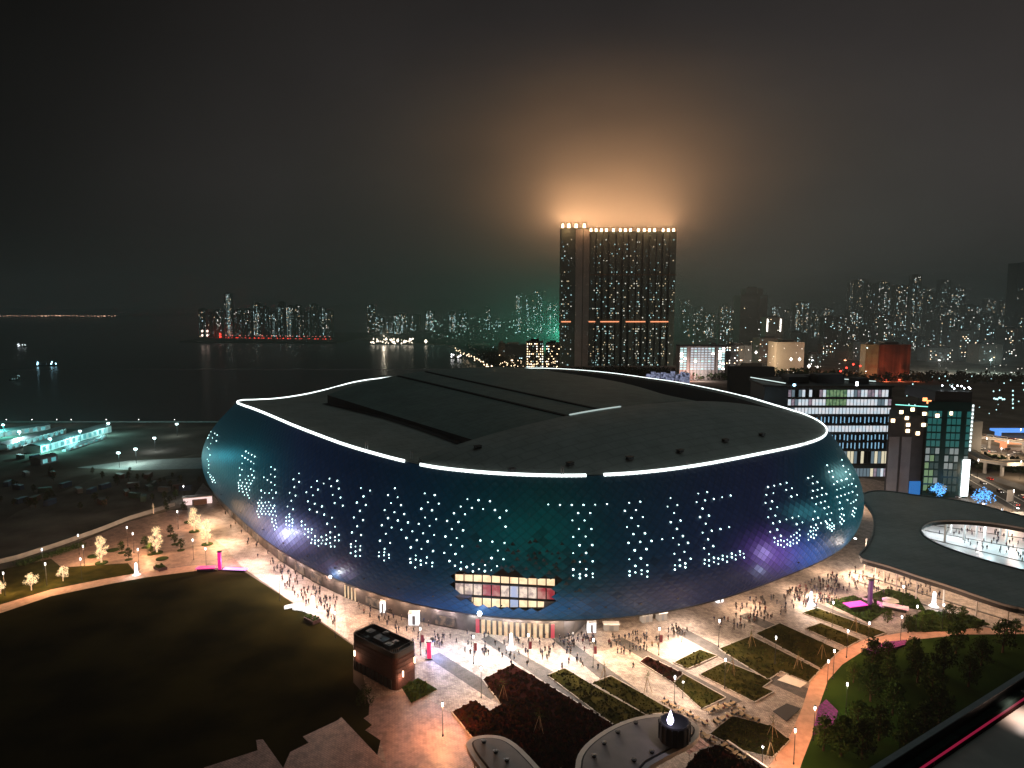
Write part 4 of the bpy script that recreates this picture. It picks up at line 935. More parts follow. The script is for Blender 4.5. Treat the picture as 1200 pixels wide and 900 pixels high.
# ------------------------------------------------------------------ people
def person_mesh(pose, shade):
    rr = random.Random(pose * 7 + 1)
    st = [0.05, .32, .2, .0, .4, .12][pose % 6]; sw = [0.1, .35, .2, .05, .3, .5][pose % 6]
    sit = pose == 6
    V = []; E_ = []; R = []
    def add_(p, r, par=None):
        V.append(p); R.append(r)
        if par is not None: E_.append((par, len(V) - 1))
        return len(V) - 1
    zt = .95 if not sit else .5
    pel = add_((0, 0, zt), .15); sp_ = add_((0, .01, zt + .28), .14, pel); ch = add_((0, 0, zt + .45), .17, sp_); nk = add_((0, 0, zt + .58), .07, ch); hd = add_((0, -.02, zt + .72), .105, nk); add_((0, -.01, zt + .8), .09, hd)
    for s_ in (-1, 1):
        if sit:
            h_ = add_((s_ * .1, -.1, zt), .1, pel); k_ = add_((s_ * .13, -.45, zt), .075, h_); a_ = add_((s_ * .13, -.48, .08), .05, k_); add_((s_ * .13, -.6, .04), .045, a_)
        else:
            f = s_ * st; h_ = add_((s_ * .1, 0, .86), .1, pel); k_ = add_((s_ * .11, -f * .55 - .03, .48), .07, h_); a_ = add_((s_ * .11, -f * .8 + .04, .09), .05, k_); add_((s_ * .12, -f * .8 - .1, .05), .045, a_)
        sh = add_((s_ * .2, 0, zt + .47), .07, ch); g_ = -s_ * sw; bend = (pose in (3, 5) and s_ > 0)
        el = add_((s_ * .26, -g_ * .3, zt + .2), .05, sh); ha = add_((s_ * .22, -g_ * .6 - (.3 if bend or sit else .06), zt + (.28 if bend else (.1 if sit else -.05))), .04, el); add_((s_ * .2, -g_ * .65 - (.38 if bend or sit else .08), zt + (.32 if bend else (.08 if sit else -.13))), .035, ha)
    me = bpy.data.meshes.new('person_skeleton'); me.from_pydata(V, E_, []); o = bpy.data.objects.new('tmp', me); COL.objects.link(o)
    md = o.modifiers.new('s', 'SKIN'); md.use_smooth_shade = True
    for i, r in enumerate(R): me.skin_vertices[0].data[i].radius = (r, r * .8 if i in (1, 2) else r)
    me.skin_vertices[0].data[0].use_root = True
    dg = bpy.context.evaluated_depsgraph_get(); m2 = bpy.data.meshes.new_from_object(o.evaluated_get(dg)); bpy.data.objects.remove(o)
    m2.name = 'person'
    skin, hair, top, leg = shade
    m2.materials.clear()
    for q in (leg, top, skin, hair): m2.materials.append(q)
    for p in m2.polygons:
        z = p.center.z; y = p.center.y; x = abs(p.center.x)
        k = 3 if (z > zt + .76 or (z > zt + .62 and y > .02)) else (2 if z > zt + .56 else (1 if z > zt - .02 and not (sit and y < -.2 and z < zt + .06) else 0))
        if x > .19 and z < zt + .02 and not sit: k = 2
        p.material_index = k
    return m2
SK = mat('skin', (.42, .26, .18), .6); HR = mat('hair', (.012, .01, .01), .6)
def cl(n, c): return mat('cloth_' + n, c, .85)
CL = {'black': cl('black', (.012, .012, .015)), 'navy': cl('navy', (.012, .018, .05)), 'grey': cl('grey', (.08, .08, .09)), 'maroon': cl('maroon', (.10, .015, .02)), 'white': cl('white', (.5, .5, .5)), 'denim': cl('denim', (.03, .045, .09)), 'tan': cl('tan', (.2, .14, .08))}
OUT = [('black', 'black'), ('black', 'denim'), ('navy', 'black'), ('grey', 'black'), ('maroon', 'black'), ('black', 'grey'), ('white', 'denim'), ('navy', 'denim'), ('tan', 'black')]
WT = [6, 5, 4, 3, 3, 3, 1, 2, 1]
PM = {}
def pmesh(pose, out):
    if (pose, out) not in PM:
        a, b_ = OUT[out]
        base = next((PM[k] for k in PM if k[0] == pose), None)
        if base:
            m = base.copy(); m.materials[0] = CL[b_]; m.materials[1] = CL[a]
        else: m = person_mesh(pose, (SK, HR, CL[a], CL[b_]))
        PM[(pose, out)] = m
    return PM[(pose, out)]
pr = random.Random(11)
def pt_in(P):
    while True:
        x = pr.uniform(min(p[0] for p in P), max(p[0] for p in P)); y = pr.uniform(min(p[1] for p in P), max(p[1] for p in P))
        if inpoly(x, y, P): return x, y
ZONES = [([(255, 600), (262, 598), (322, 655), (312, 668)], 11, 'at the empty end of the promenade', 0), ([(312, 656), (338, 668), (398, 704), (392, 735), (335, 690)], 85, 'in the crowd on the left promenade', .3),
         ([(400, 700), (500, 728), (530, 752), (500, 768), (430, 722)], 50, 'on the plaza behind the brick kiosk', 0), ([(520, 742), (655, 746), (650, 775), (540, 770)], 55, 'before the stadium glass doors', 0),
         ([(652, 744), (700, 744), (700, 764), (662, 768)], 42, 'in the group right of the glass doors', .5), ([(560, 778), (700, 770), (760, 785), (690, 790)], 10, 'above the maroon bed', 0),
         ([(700, 750), (800, 732), (812, 750), (730, 770)], 60, 'below the letters T H E', .3), ([(830, 732), (870, 706), (938, 690), (940, 712), (868, 742)], 90, 'in the crowd right of the facade', .4),
         ([(930, 688), (985, 672), (1012, 684), (985, 708), (940, 716)], 120, 'in the dense crowd by the violet portal', .6), ([(990, 664), (1080, 684), (1120, 704), (1060, 700), (1000, 692)], 60, 'by the front edge of the canopy', 0), ([(1090, 622), (1200, 622), (1200, 662), (1150, 650)], 55, 'inside the oval canopy opening', 0)]
OUTN = {0: 'black', 1: 'black', 2: 'navy', 3: 'grey', 4: 'maroon', 5: 'black', 6: 'white', 7: 'navy', 8: 'tan'}
count = 0; extra = []
pl_used = []
for P, n, where, clus in ZONES:
    centers = [pt_in(P) for _ in range(max(2, n // 7))]
    k = 0
    while k < n:
        if pr.random() < clus + .25:
            c = pr.choice(centers); px, py = c[0] + pr.gauss(0, 7), c[1] + pr.gauss(0, 3)
            if not inpoly(px, py, P): continue
        else: px, py = pt_in(P)
        x, y = at(px, py, .06)
        if any((x - a) ** 2 + (y - b_) ** 2 < .5 for a, b_ in pl_used): k += .2; continue
        pl_used.append((x, y))
        k += 1; oi = pr.choices(range(9), WT)[0]; po = pr.randrange(6); me = pmesh(po, oi)
        if count >= 265 or (n > 40 and k > n * .52): extra.append((x, y, pr.uniform(0, 6.28), me)); continue
        count += 1
        o = link('person', me, None, (x, y, .06), pr.uniform(0, 6.28)); s_ = pr.uniform(.95, 1.1); o.scale = (s_, s_, s_)
        verb = 'standing' if po in (0, 3) else ('walking' if po != 5 else 'holding up one hand')
        tag(o, 'person in %s clothes %s %s' % (OUTN[oi], verb, where), 'person', 'people ' + where)
def join_people(L, name, label):
    w = MB(); mats = []
    for x, y, r, me in L:
        ca, sa = math.cos(r), math.sin(r); n0 = len(w.v)
        for v in me.vertices: w.v.append((x + v.co.x * ca - v.co.y * sa, y + v.co.x * sa + v.co.y * ca, .06 + v.co.z))
        for p in me.polygons:
            mm_ = me.materials[p.material_index]
            if mm_ not in mats: mats.append(mm_)
            w.f.append(tuple(i + n0 for i in p.vertices)); w.m.append(mats.index(mm_))
    return w.build(name, mats, label=label, cat='crowd', kind='stuff')
if extra: join_people(extra, 'crowd', 'rest of the crowd, too dense to tell apart, spread over the plaza')
# picnic tables and sitting people
tb = MB(); tb.box((0, 0, .74), (1.8, .8, .06)); tbm = tb.mesh('table_top', M['wood']); bn = MB(); bn.box((0, 0, .44), (1.8, .3, .05)); bnm = bn.mesh('bench', M['wood'])
lg = MB(); lg.box((0, 0, .36), (.1, 1.5, .07)); lg.box((0, -.3, .36), (.08, .08, .7)); lg.box((0, .3, .36), (.08, .08, .7)); lgm = lg.mesh('trestle', M['dark'])
spots = []
for a, b_, n in (((775, 822), (830, 852), 6), ((828, 836), (862, 826), 5), ((836, 850), (872, 832), 5), ((815, 858), (838, 872), 4), ((845, 874), (872, 892), 4), ((865, 838), (890, 848), 3)):
    for k in range(n): f = (k + .5) / n; spots.append((a[0] + (b_[0] - a[0]) * f, a[1] + (b_[1] - a[1]) * f, a))
seat_n = 0
for i, (px, py, a) in enumerate(spots):
    x, y = at(px, py); rz = RZ + pr.uniform(-.3, .3) + (math.pi / 2 if i % 2 else 0)
    o = empty('picnic_table', (x, y, .06), rz, 'wooden picnic table among seated people %s' % ('by the grass bed edge', 'left of the pavilion corner', 'behind the black drum', 'in the food area')[i % 4], 'picnic table', 'picnic tables beside the pavilion')
    link('table_top', tbm, o); link('bench', bnm, o, (0, .75, 0)); link('bench', bnm, o, (0, -.75, 0)); link('trestle', lgm, o, (.65, 0, 0)); link('trestle', lgm, o, (-.65, 0, 0))
    for s_ in (-1, 1):
        if pr.random() < .62:
            dx = pr.uniform(-.5, .5); wx = x + dx * math.cos(rz) - s_ * .8 * math.sin(rz); wy = y + dx * math.sin(rz) + s_ * .8 * math.cos(rz); oi = pr.choices(range(9), WT)[0]
            q = link('person', pmesh(6, oi), None, (wx, wy, .06), rz + (math.pi if s_ < 0 else 0)); seat_n += 1
            tag(q, 'person in %s clothes seated at a picnic table by the pavilion' % OUTN[oi], 'person', 'people seated at the picnic tables')
x, y = at(833, 842); lamp('table_light', (x, y, 6), (1, .72, .5), 1800, r=.3, parent=None)
for n_, (px, py) in enumerate(((800, 818), (893, 897))):
    street_lamp(px, py, ('short lamp among the picnic tables by the grass bed', 'white lamp at the low wall right of the pavilion')[n_], (1, .8, .65), 1500, False, h=.55)
bpy.data.objects['table_light'].parent = [o for o in bpy.data.objects if o.name.startswith('street_lamp')][-2]; bpy.data.objects['table_light'].location = (4, -3, 9)
o = empty('market_stall', (*at(812, 884), 0), .5, 'pale striped fabric stall roof on dark ground right of the black drum', 'stall'); w = MB()
for k in range(6): w.box((-2.5 + k, 0, 2.3 + .12 * (k % 2)), (.95, 4, .12))
w.build('fabric_roof', mat('stall_fabric', (.5, .3, .27), .8, var=.3, scale=2), o)
for sx in (-2.8, 2.8):
    for sy in (-1.8, 1.8): w = MB(); w.tube([(sx, sy, 0), (sx, sy, 2.3)], .05, 6); w.build('post', M['steel'], o)
# low wall by the pavilion
p, q = Vector((*at(852, 872), 0)), Vector((*at(900, 905), 0)); w = MB(); d = q - p; w.box(((p.x + q.x) / 2, (p.y + q.y) / 2, .5), (d.length, .5, 1.0), math.atan2(d.y, d.x)); w.build('low_wall', M['cream'], label='low cream wall running down right of the pavilion tables', cat='wall')

# ------------------------------------------------------------------ trees
def tree_parts(seed, h, cr, leaf_m, trunk_m, n=420, ls=.35, base=.35, clumps=9):
    r = random.Random(seed); t = MB(); top = h * .8
    t.tube([(0, 0, 0), (r.uniform(-.1, .1), 0, h * .3), (r.uniform(-.2, .2), r.uniform(-.2, .2), top)], [h * .035, h * .025, h * .008], 7)
    C = []
    for k in range(clumps):
        a = k * 2.4 + r.uniform(-.4, .4); z = h * (base + (1 - base) * ((k + .5) / clumps)); rr_ = cr * (.75 if k < clumps - 2 else .25) * r.uniform(.6, 1) * math.sin(math.pi * (.2 + .75 * (k + .5) / clumps)) ** .6
        c = Vector((rr_ * math.cos(a), rr_ * math.sin(a), z)); C.append((c, cr * r.uniform(.3, .5)))
        t.tube([(0, 0, max(h * .22, z - cr * .7)), tuple(c)], [h * .014, h * .005], 5)
    L = MB()
    for k in range(n):
        c, s_ = r.choice(C); d = Vector((r.gauss(0, 1), r.gauss(0, 1), r.gauss(0, .8))); d = d.normalized() * s_ * r.uniform(.4, 1.1); p = c + d
        a = Vector((r.gauss(0, 1), r.gauss(0, 1), r.gauss(0, 1))).normalized(); b_ = a.cross(Vector((r.gauss(0, 1), r.gauss(0, 1), r.gauss(0, 1)))).normalized(); s2 = ls * r.uniform(.6, 1.3)
        L.quad(p - a * s2, p - b_ * s2 * .6, p + a * s2, p + b_ * s2 * .6)
    return t.mesh('trunk', trunk_m), L.mesh('crown', leaf_m)
lit_leaf = glow('fairy_light_leaf', (1, .66, .33), 1.7); lit_trunk = glow('fairy_light_bark', (1, .6, .32), 1.0)
LT = [tree_parts(s_, 10.2, 2.7, lit_leaf, lit_trunk, 1100, .17, .26, 14) for s_ in (1, 2)]
LS = tree_parts(5, 5.8, 2.4, lit_leaf, lit_trunk, 700, .16, .45)
pit = MB(); pit.lathe([(2.3, 0), (2.3, .25), (2.1, .3), (0, .32)], (0, 0, 0), 14)
pitm = pit.mesh('tree_pit', M['leaf2'])
def tree(px, py, parts, label, group, s_=1, glowp=0, pitn=True, name='tree'):
    x, y = at(px, py); o = empty(name, (x, y, .03), random.uniform(0, 6), label, 'tree', group); link('trunk', parts[0], o); link('crown', parts[1], o); o.scale = (s_,) * 3
    if pitn: link('tree_pit', pitm, o)
    if glowp:
        for dz in (4.6, 8.0): lamp('tree_glow', (0, -4.0, dz), (1, .58, .28), glowp * .5, r=.8, parent=o)
    return o
for px, py, k, lab, s_ in ((119, 660, 0, 'tall glowing tree left of the dark terrace trees', 1), (184, 648, 1, 'glowing tree in the middle of the terrace', 1), (228, 623, 1, 'rear one of the two glowing trees by the stadium end', 1), (243, 638, 0, 'front one of the two glowing trees by the stadium end', 1.0)):
    tree(px, py, LT[k], lab, 'trees wrapped in fairy lights', s_, 9000)
for px, py, lab, s_ in ((37, 692, 'small spreading glowing tree on the verge', 1.0), (74, 681, 'small round glowing tree on the verge', .9), (1, 696, 'small glowing tree cut by the left picture edge', .7)):
    tree(px, py, LS, lab, 'trees wrapped in fairy lights', s_, 4000, False)
TW = tree_parts(9, 6, 1.4, M['leaf'], lit_trunk, 60, .2, .4); tree(180, 602, TW, 'bare sapling with a few lights beyond the terrace', None, .9, 400, False)
DT = [tree_parts(20 + k, 7.5, 2.6, M['leaf2'], M['bark'], 650, .3, .32) for k in range(4)]
for i, (px, py, lab) in enumerate(((151, 656, 'dark tree in front of two lamps on the terrace'), (143, 648, 'dark leafy tree left on the terrace'), (170, 642, 'dark tree near the rear of the terrace'), (200, 628, 'dark tree between glowing trees at the rear'), (205, 638, 'dark low tree right on the terrace'), (177, 650, 'dark tree hugging the middle glowing tree'), (212, 645, 'small dark tree nearest the promenade'))):
    tree(px, py, DT[i % 4], lab, 'dark trees on the terrace', .62)
for i, (px, py) in enumerate(((132, 645), (110, 652), (190, 655), (222, 612))):
    x, y = at(px, py); link('empty_tree_pit', pitm, None, (x, y, .03)); tag(bpy.context.scene.objects[-1] if False else [o for o in COL.objects if o.name.startswith('empty_tree_pit')][-1], 'low dark planted ring in the pink terrace paving', 'planter', 'planted rings on the terrace')
hd = MB(); a, b_ = Vector((*at(20, 664), 0)), Vector((*at(98, 640), 0))
for k in range(1500):
    f = random.random(); p = a.lerp(b_, f) + Vector((random.gauss(0, 1.2), random.gauss(0, 1.2), random.uniform(.1, 1.9))); d = Vector((random.gauss(0, 1), random.gauss(0, 1), random.gauss(0, 1))).normalized() * .35; e_ = d.cross(Vector((0, 0, 1))) * .7; hd.quad(p - d, p - e_, p + d, p + e_)
hd.build('hedge', M['leaf'], label='long green hedge along the far edge of the terrace at left', cat='hedge', kind='stuff')
# park trees lower right
BT = [tree_parts(40 + k, 9, 3.6, M['leaf2'] if k % 2 else M['leaf'], M['bark'], 1100, .32, .25, 12) for k in range(5)]
k_ = 0
PT = [(1000, 800), (1022, 790), (1042, 805), (1020, 822), (1046, 838), (1005, 858), (1030, 868), (1060, 855), (1075, 800), (1092, 822), (1070, 776), (1105, 790), (1120, 768), (1100, 850), (1135, 805), (985, 886), (1010, 890), (965, 880), (1150, 780), (1175, 765), (1040, 780), (1082, 870), (1060, 890)]
for px, py in PT:
    side = 'nearest the curved path' if px < 1025 else ('in the middle of the dark park' if px < 1090 else 'near the far path')
    row = 'toward the back' if py < 800 else ('half way down' if py < 850 else 'toward the dark roof edge')
    sc_ = .6 + .45 * random.random()
    tree(px, py, BT[k_ % 5], '%s dark park tree %s, %s' % ('tall' if sc_ > .9 else 'middling' if sc_ > .75 else 'low', side, row), 'dark trees of the park', sc_, 0, False); k_ += 1
for px, py, lab, s_ in ((1064, 742, 'round dark shrub tree left in the mound', .6), (1080, 738, 'round dark tree in the middle of the shrub mound', .62), (1092, 732, 'small dark tree behind the mound', .5), (1112, 728, 'dark conical tree right of the mound', .62), (1128, 730, 'dark tree at the right end of the mound', .55), (1145, 742, 'small shrub in the path beyond the mound', .4), (1190, 745, 'dark shrub at the foot of the canopy post', .55), (1040, 730, 'dark shrub tree between portal and mound', .5), (1025, 716, 'dark shrub beside the orange screen', .4), (1052, 708, 'hedge tree behind the parasol table', .45)):
    tree(px, py, BT[k_ % 5], lab, 'trees around the shrub mound', s_, 0, False); k_ += 1
# staked saplings: tripod of timber with a thin stem
def sapling(px, py, lab, s_=1):
    x, y = at(px, py); o = empty('staked_sapling', (x, y, .22), random.random() * 2, lab, 'young tree', 'staked saplings on the grass beds')
    for k in range(3):
        a = k * 2.09; w = MB(); w.tube([(1.5 * math.cos(a), 1.5 * math.sin(a), 0), (.12 * math.cos(a), .12 * math.sin(a), 4.2)], .07, 5); w.build('stake', M['wood'], o)
    w = MB(); w.tube([(0, 0, 0), (.1, 0, 5.8)], [.09, .03], 5)
    for k in range(5): a = k * 1.3; w.tube([(.05, 0, 3.6 + k * .4), (.8 * math.cos(a), .8 * math.sin(a), 4.6 + k * .45)], [.03, .01], 4)
    w.build('stem', M['bark'], o); w = MB(); rr_ = random.Random(px)
    for k in range(70):
        p = Vector((rr_.gauss(0, .5), rr_.gauss(0, .5), rr_.uniform(3.8, 6.4))); d = Vector((rr_.gauss(0, 1), rr_.gauss(0, 1), rr_.gauss(0, 1))).normalized() * .14; e_ = d.cross(Vector((.3, .2, 1))) ; w.quad(p - d, p - e_, p + d, p + e_)
    w.build('leaves', M['leaf'], o); o.scale = (s_,) * 3
for px, py, lab in ((858, 790, 'staked sapling beside the street lamp on the square grass bed'), (935, 784, 'staked sapling beside the pale square paving'), (963, 771, 'staked sapling on the rear grass bed near the path'), (880, 758, 'staked sapling at the rear of the long grass bed'), (632, 858, 'thin sapling in the maroon bed'), (758, 812, 'staked sapling on the grass behind the pavilion'), (590, 820, 'thin sapling at the notch of the maroon bed'), (905, 866, 'thin sapling on the dark bed beside the path'), (902, 890, 'second thin sapling by the dark bed corner'), (708, 800, 'thin sapling on the grass strip under the letter T'), (1002, 740, 'thin sapling on the far grass strip')):
    sapling(px, py, lab, .9)
x, y = at(424, 822); BS = tree_parts(77, 4, 2.6, M['leaf2'], M['bark'], 500, .22, .1, 10); o = tree(428, 825, BS, 'grey leafy bush at the corner of the lawn by the kiosk', None, 1, 0, False)

# ------------------------------------------------------------------ neighbouring building at the lower right (its terrace parapet)
ZT = 64.0
A_, B2_ = Vector((*at(1012, 906, ZT), 0)), Vector((*at(1215, 778, ZT), 0)); dr = (B2_ - A_).normalized(); nr = Vector((dr.y, -dr.x, 0))
a0, b0 = A_ - dr * 25, B2_ + dr * 30; nb = empty('neighbouring_tower', (a0.x, a0.y, 0), 0, 'dark terrace corner of the nearest building with a red light line, bottom right', 'building')
def strip(n0, n1, z0, z1, name, m):
    w = MB(); P_ = [a0 + nr * n0 - a0, b0 + nr * n0 - a0, b0 + nr * n1 - a0, a0 + nr * n1 - a0]; w.prism([(p.x, p.y) for p in P_], z0, z1); return w.build(name, m, nb)
strip(0, .3, 0, ZT - .12, 'outer_wall', M['dark']); strip(-.1, .4, ZT - .12, ZT, 'coping', mat('coping_stone', (.22, .22, .23), .5, var=.1, scale=1))
strip(.4, .95, ZT - 1.9, ZT - 1.0, 'planter', mat('planter_dark', (.02, .03, .026), .9, var=.3, scale=1)); strip(.97, 1.06, ZT - 1.9, ZT - 1.45, 'light_line', glow('terrace_led', (.8, .03, .12), .28)); strip(1.08, 1.2, ZT - 1.9, ZT - 1.6, 'inner_rail', M['maroon'])
strip(1.2, 40, ZT - 2.1, ZT - 1.9, 'terrace_floor', mat('terrace_floor', (.34, .27, .23), .4, var=.2, scale=.3)); strip(.3, 40, 0, ZT - 2.1, 'storey', M['dark'])
x, y = at(1192, 846, ZT - 1.9)
o = lamp('terrace_light', (0, 0, 0), (1, .82, .72), 1100, 'SPOT', .15, nb, spot=rad(120), blend=.9); o.location = Vector((x + 1.0, y + .6, ZT + .35)) - a0
w = MB(); w.box((0, 0, 0), (.5, .5, .1)); w.build('terrace_lamp', M['dark'], nb, loc=Vector((x + 1.0, y + .6, ZT + .6)) - a0)
w = MB(); w.tube([(0, 0, -2.5), (0, 0, 0)], .05, 6); w.build('lamp_post', M['dark'], nb, loc=Vector((x + 1.35, y + .6, ZT + .6)) - a0)
for k in range(14):
    p = nr * (1.6 + (k % 2) * 9) + dr * (18 + k * 1.2); w = MB(); w.tube([(p.x, p.y, ZT - 1.9), (p.x, p.y, ZT - .95)], .02, 5); w.build('rail_post', M['steel'], nb)

# ------------------------------------------------------------------ office blocks right of the stadium
def face_panels(w, o, ux, z0, z1, out, m=0, d=.15):
    pass
OY = 392.0
x0, zt = hz(924, 452, OY); x1, _ = hz(1046, 452, OY); z_top = zt
of = empty('office_building', (x0, OY, 0), 0, 'broad office block with bright floor bands behind the right end of the stadium', 'office building')
Wo = x1 - x0
w = MB(); w.prism([(0, .3), (Wo, .3), (Wo + 2, 46), (2, 46), (-9, 36), (-12, 4)], 0, z_top - 1); w.build('wall', mat('office_wall', (.03, .05, .065), .4, metal=.2), of)
w = MB(); w.prism([(-1, -.4), (Wo + .8, -.4), (Wo + 3, 47), (2, 47), (-10, 37), (-13, 4)], z_top - 1, z_top); w.build('roof', M['dark'], of)
for bx_ in ((10, 14, 12, 8, 4), (30, 18, 16, 10, 5), (46, 12, 8, 8, 3.4), (20, 32, 20, 8, 3)):
    w = MB(); w.box((bx_[0], bx_[1], z_top + bx_[4] / 2), (bx_[2], bx_[3], bx_[4])); w.build('roof_plant', M['dark'], of)
for (ax, ay, bx2, by2) in ((-10, 34, -1, 2), (40, 26, 56, 12)):
    w = MB(); w.tube([(ax, ay, z_top + 1.2), (bx2, by2, z_top + 1.2)], .25, 6); w.build('roof_edge_light', glow('roof_edge_glow', (.8, 1, .95), 1.2), of)
def zrow(py): return hz(985, py, OY)[1]
gl = {'w': glow('office_white', (.72, .88, 1), .8, col2=(.95, .95, 1), scale=.3), 'c': glow('office_dim', (.35, .5, .6), .35), 'p': glow('office_pink', (.75, .55, .68), .42, col2=(.4, .35, .45), scale=.5), 'd': mat('office_glass_dark', (.01, .015, .02), .15), 'g': glow('office_green', (.16, .36, .2), .4, col2=(.5, .8, .4), scale=.4), 'y': glow('office_warm', (.95, .85, .6), .8)}
ro = random.Random(5)
rows = [(457, 465, 'a'), (468, 475, 'a'), (478, 485, 'W'), (488, 496, 'f'), (499, 506, 'W'), (509, 516, 'f'), (518, 526, 'f'), (529, 543, 'l'), (549, 562, 's')]
for pa, pb, ty in rows:
    za, zb = zrow(pb), zrow(pa); n = 30
    for k in range(n):
        xa = Wo * k / n + .25; xb = Wo * (k + 1) / n - .15
        if ty == 'a': m = ro.choice('wwcppdw'); m = 'g' if 11 <= k <= 16 else m
        elif ty == 'W': m = 'w' if k > 1 else 'c'
        elif ty == 'f': m = 'd'
        elif ty == 'l': m = ro.choice('yydcy')
        else: m = ro.choice('wypc')
        w = MB(); w.box(((xa + xb) / 2, .12, (za + zb) / 2), (xb - xa, .1, zb - za)); w.build('office_pane', gl[m], of)
    if ty == 'f':
        w = MB()
        for k in range(26):
            x = Wo * (k + .5) / 26; w.box((x + ro.uniform(-.3, .3), -.25, (za + zb) / 2 + ro.uniform(-.3, .3)), (.32, .5, (zb - za) * ro.uniform(.7, .95)))
        w.build('lit_fins', glow('fin_blue', (.35, .7, 1), .75), of)
    w = MB(); w.box((Wo / 2, -.15, za - .45), (Wo + .4, .7, .7)); w.build('floor_slab', M['dark'], of)
w = MB(); w.lathe([(0, -.8), (.7, -.5), (.9, 0), (.7, .5), (0, .8)], (3, -.8, zrow(451)), 8); w.build('roof_floodlight', glow('blue_white_lamp', (.4, .75, 1), 7), of)
w = MB(); w.box((39, 0, z_top + 1), (1.2, .5, 2.4)); w.build('roof_sign', M['L_cool'], of)
# dark tower with teal glass at the far right
TY = 352.0
def X(px, py=520): return hz(px, py, TY)[0]
def Z(py, px=1090): return hz(px, py, TY)[1]
tx = X(1040); dt = empty('dark_tower', (tx, TY, 0), 0, 'dark hotel block with teal glass corner and vertical white light strip at the right', 'building')
Wt = X(1128) - tx
w = MB(); w.prism([(0, .5), (X(1082) - tx, .5), (X(1082) - tx + 8, 30), (16.5, 30)], 0, Z(490)); w.build('stone_wall', mat('hotel_wall', (.03, .03, .036), .7, var=.2, scale=.3), dt)
w = MB(); w.prism([(X(1082) - tx, -2), (Wt, -5), (Wt + 12, 26), (X(1082) - tx + 12, 28)], 0, Z(470)); w.build('glass_block', mat('teal_glass', (.01, .04, .04), .2), dt)
w = MB(); w.prism([(X(1090) - tx, -1.5), (Wt, -4.5), (Wt + 4, 24), (X(1090) - tx, 26)], Z(470), Z(458)); w.build('roof_plant', M['dark'], dt)
for a, b_, pa, pb, col in ((1042, 1054, 512, 576, (.20, .2, .23)), (1057, 1068, 512, 578, (.18, .18, .21))):
    w = MB(); xa, xb = X(a) - tx, X(b_) - tx; w.box(((xa + xb) / 2, .3, (Z(pa) + Z(pb)) / 2), (xb - xa, .3, Z(pa) - Z(pb))); w.build('wall_panel', mat('pale_panel', col, .6, var=.1, scale=.2), dt)
w = MB(); xa, xb = X(1069) - tx, X(1082) - tx; w.box(((xa + xb) / 2, .1, (Z(564) + Z(580)) / 2), (xb - xa, .4, Z(564) - Z(580))); w.build('blue_box', glow('blue_box_glow', (.03, .25, .75), .6), dt)
for px, py in ((1045, 493), (1067, 480), (1081, 485), (1092, 486), (1081, 498), (1063, 498), (1063, 505), (1075, 508), (1107, 483), (1054, 483), (1061, 490)):
    w = MB(); x = X(px) - tx; yy = .2 if px < 1082 else -2.4 - (px - 1082) * .06; w.box((x, yy, Z(py)), (1.8, .2, 1.7)); w.build('lit_window', M['win_w'], dt)
rt = random.Random(8); teal = [glow('teal_pane', (.03, .35, .33), .28), glow('teal_pane_dim', (.01, .16, .17), .2), glow('teal_pane_lit', (.5, .6, .6), .4), glow('teal_pane_green', (.35, .6, .3), .4)]
for r in range(11):
    for c in range(9):
        if c in (3, 7): continue
        f = (c + .5) / 9; xa = X(1082) - tx; x = xa + (Wt - xa) * f; yy = -2 - 3 * f - .15; z = Z(484 + r * 8.6)
        k = 0 if r < 5 else (2 if rt.random() < .3 else 1); k = 3 if c < 2 and r > 5 and rt.random() < .5 else k
        w = MB(); w.box((x, yy, z), ((Wt - xa) / 9 * .86, .12, 3.0)); w.build('glass_pane', teal[k], dt)
w = MB(); w.tube([(X(1046) - tx, -.4, Z(474)), (X(1092) - tx, -.6, Z(477))], .22, 6); w.build('eave_light', glow('eave_teal', (.3, 1, .85), 1.6), dt)
for k, px in enumerate((1080, 1085)):
    w = MB(); w.box((X(px) - tx, -.2, Z(468 + (k % 2) * 3)), (2.2, .3, 1.8)); w.build('roof_sign', M['orange'], dt)
for k in range(12):
    w = MB(); w.box((Wt + .5, -5.2, Z(474 + k * 4.6)), (.8, .3, 1.3)); w.build('strip_light', glow('strip_white', (.85, 1, 1), 1.8), dt)
w = MB(); w.box((Wt - .8, -5.4, (Z(536) + Z(578)) / 2), (3.6, .4, Z(536) - Z(578))); w.build('bright_screen', glow('screen_white', (.9, 1, 1), 4, sample=True), dt)
for k in range(8):
    w = MB(); w.lathe([(0, -.5), (.5, 0), (0, .5)], (X(1108 + 3 * k) - tx, rt.uniform(-4, 8), Z(458) + 1 + rt.uniform(0, 2)), 6); w.build('roof_lamp', M['L_cool'], dt)
# blue fairy light trees behind the canopy
bl = glow('blue_fairy', (.10, .42, 1), 2.0)
for px, py, lab, s_ in ((1098, 586, 'blue glowing shrub at the foot of the dark hotel', 1.0), (1153, 596, 'blue glowing shrub beside the road, right one', 1.15)):
    T_ = tree_parts(px, 7.5, 4.5, bl, M['bark'], 260, .4, .5); tree(px, py, T_, lab, None, s_, 0, False)

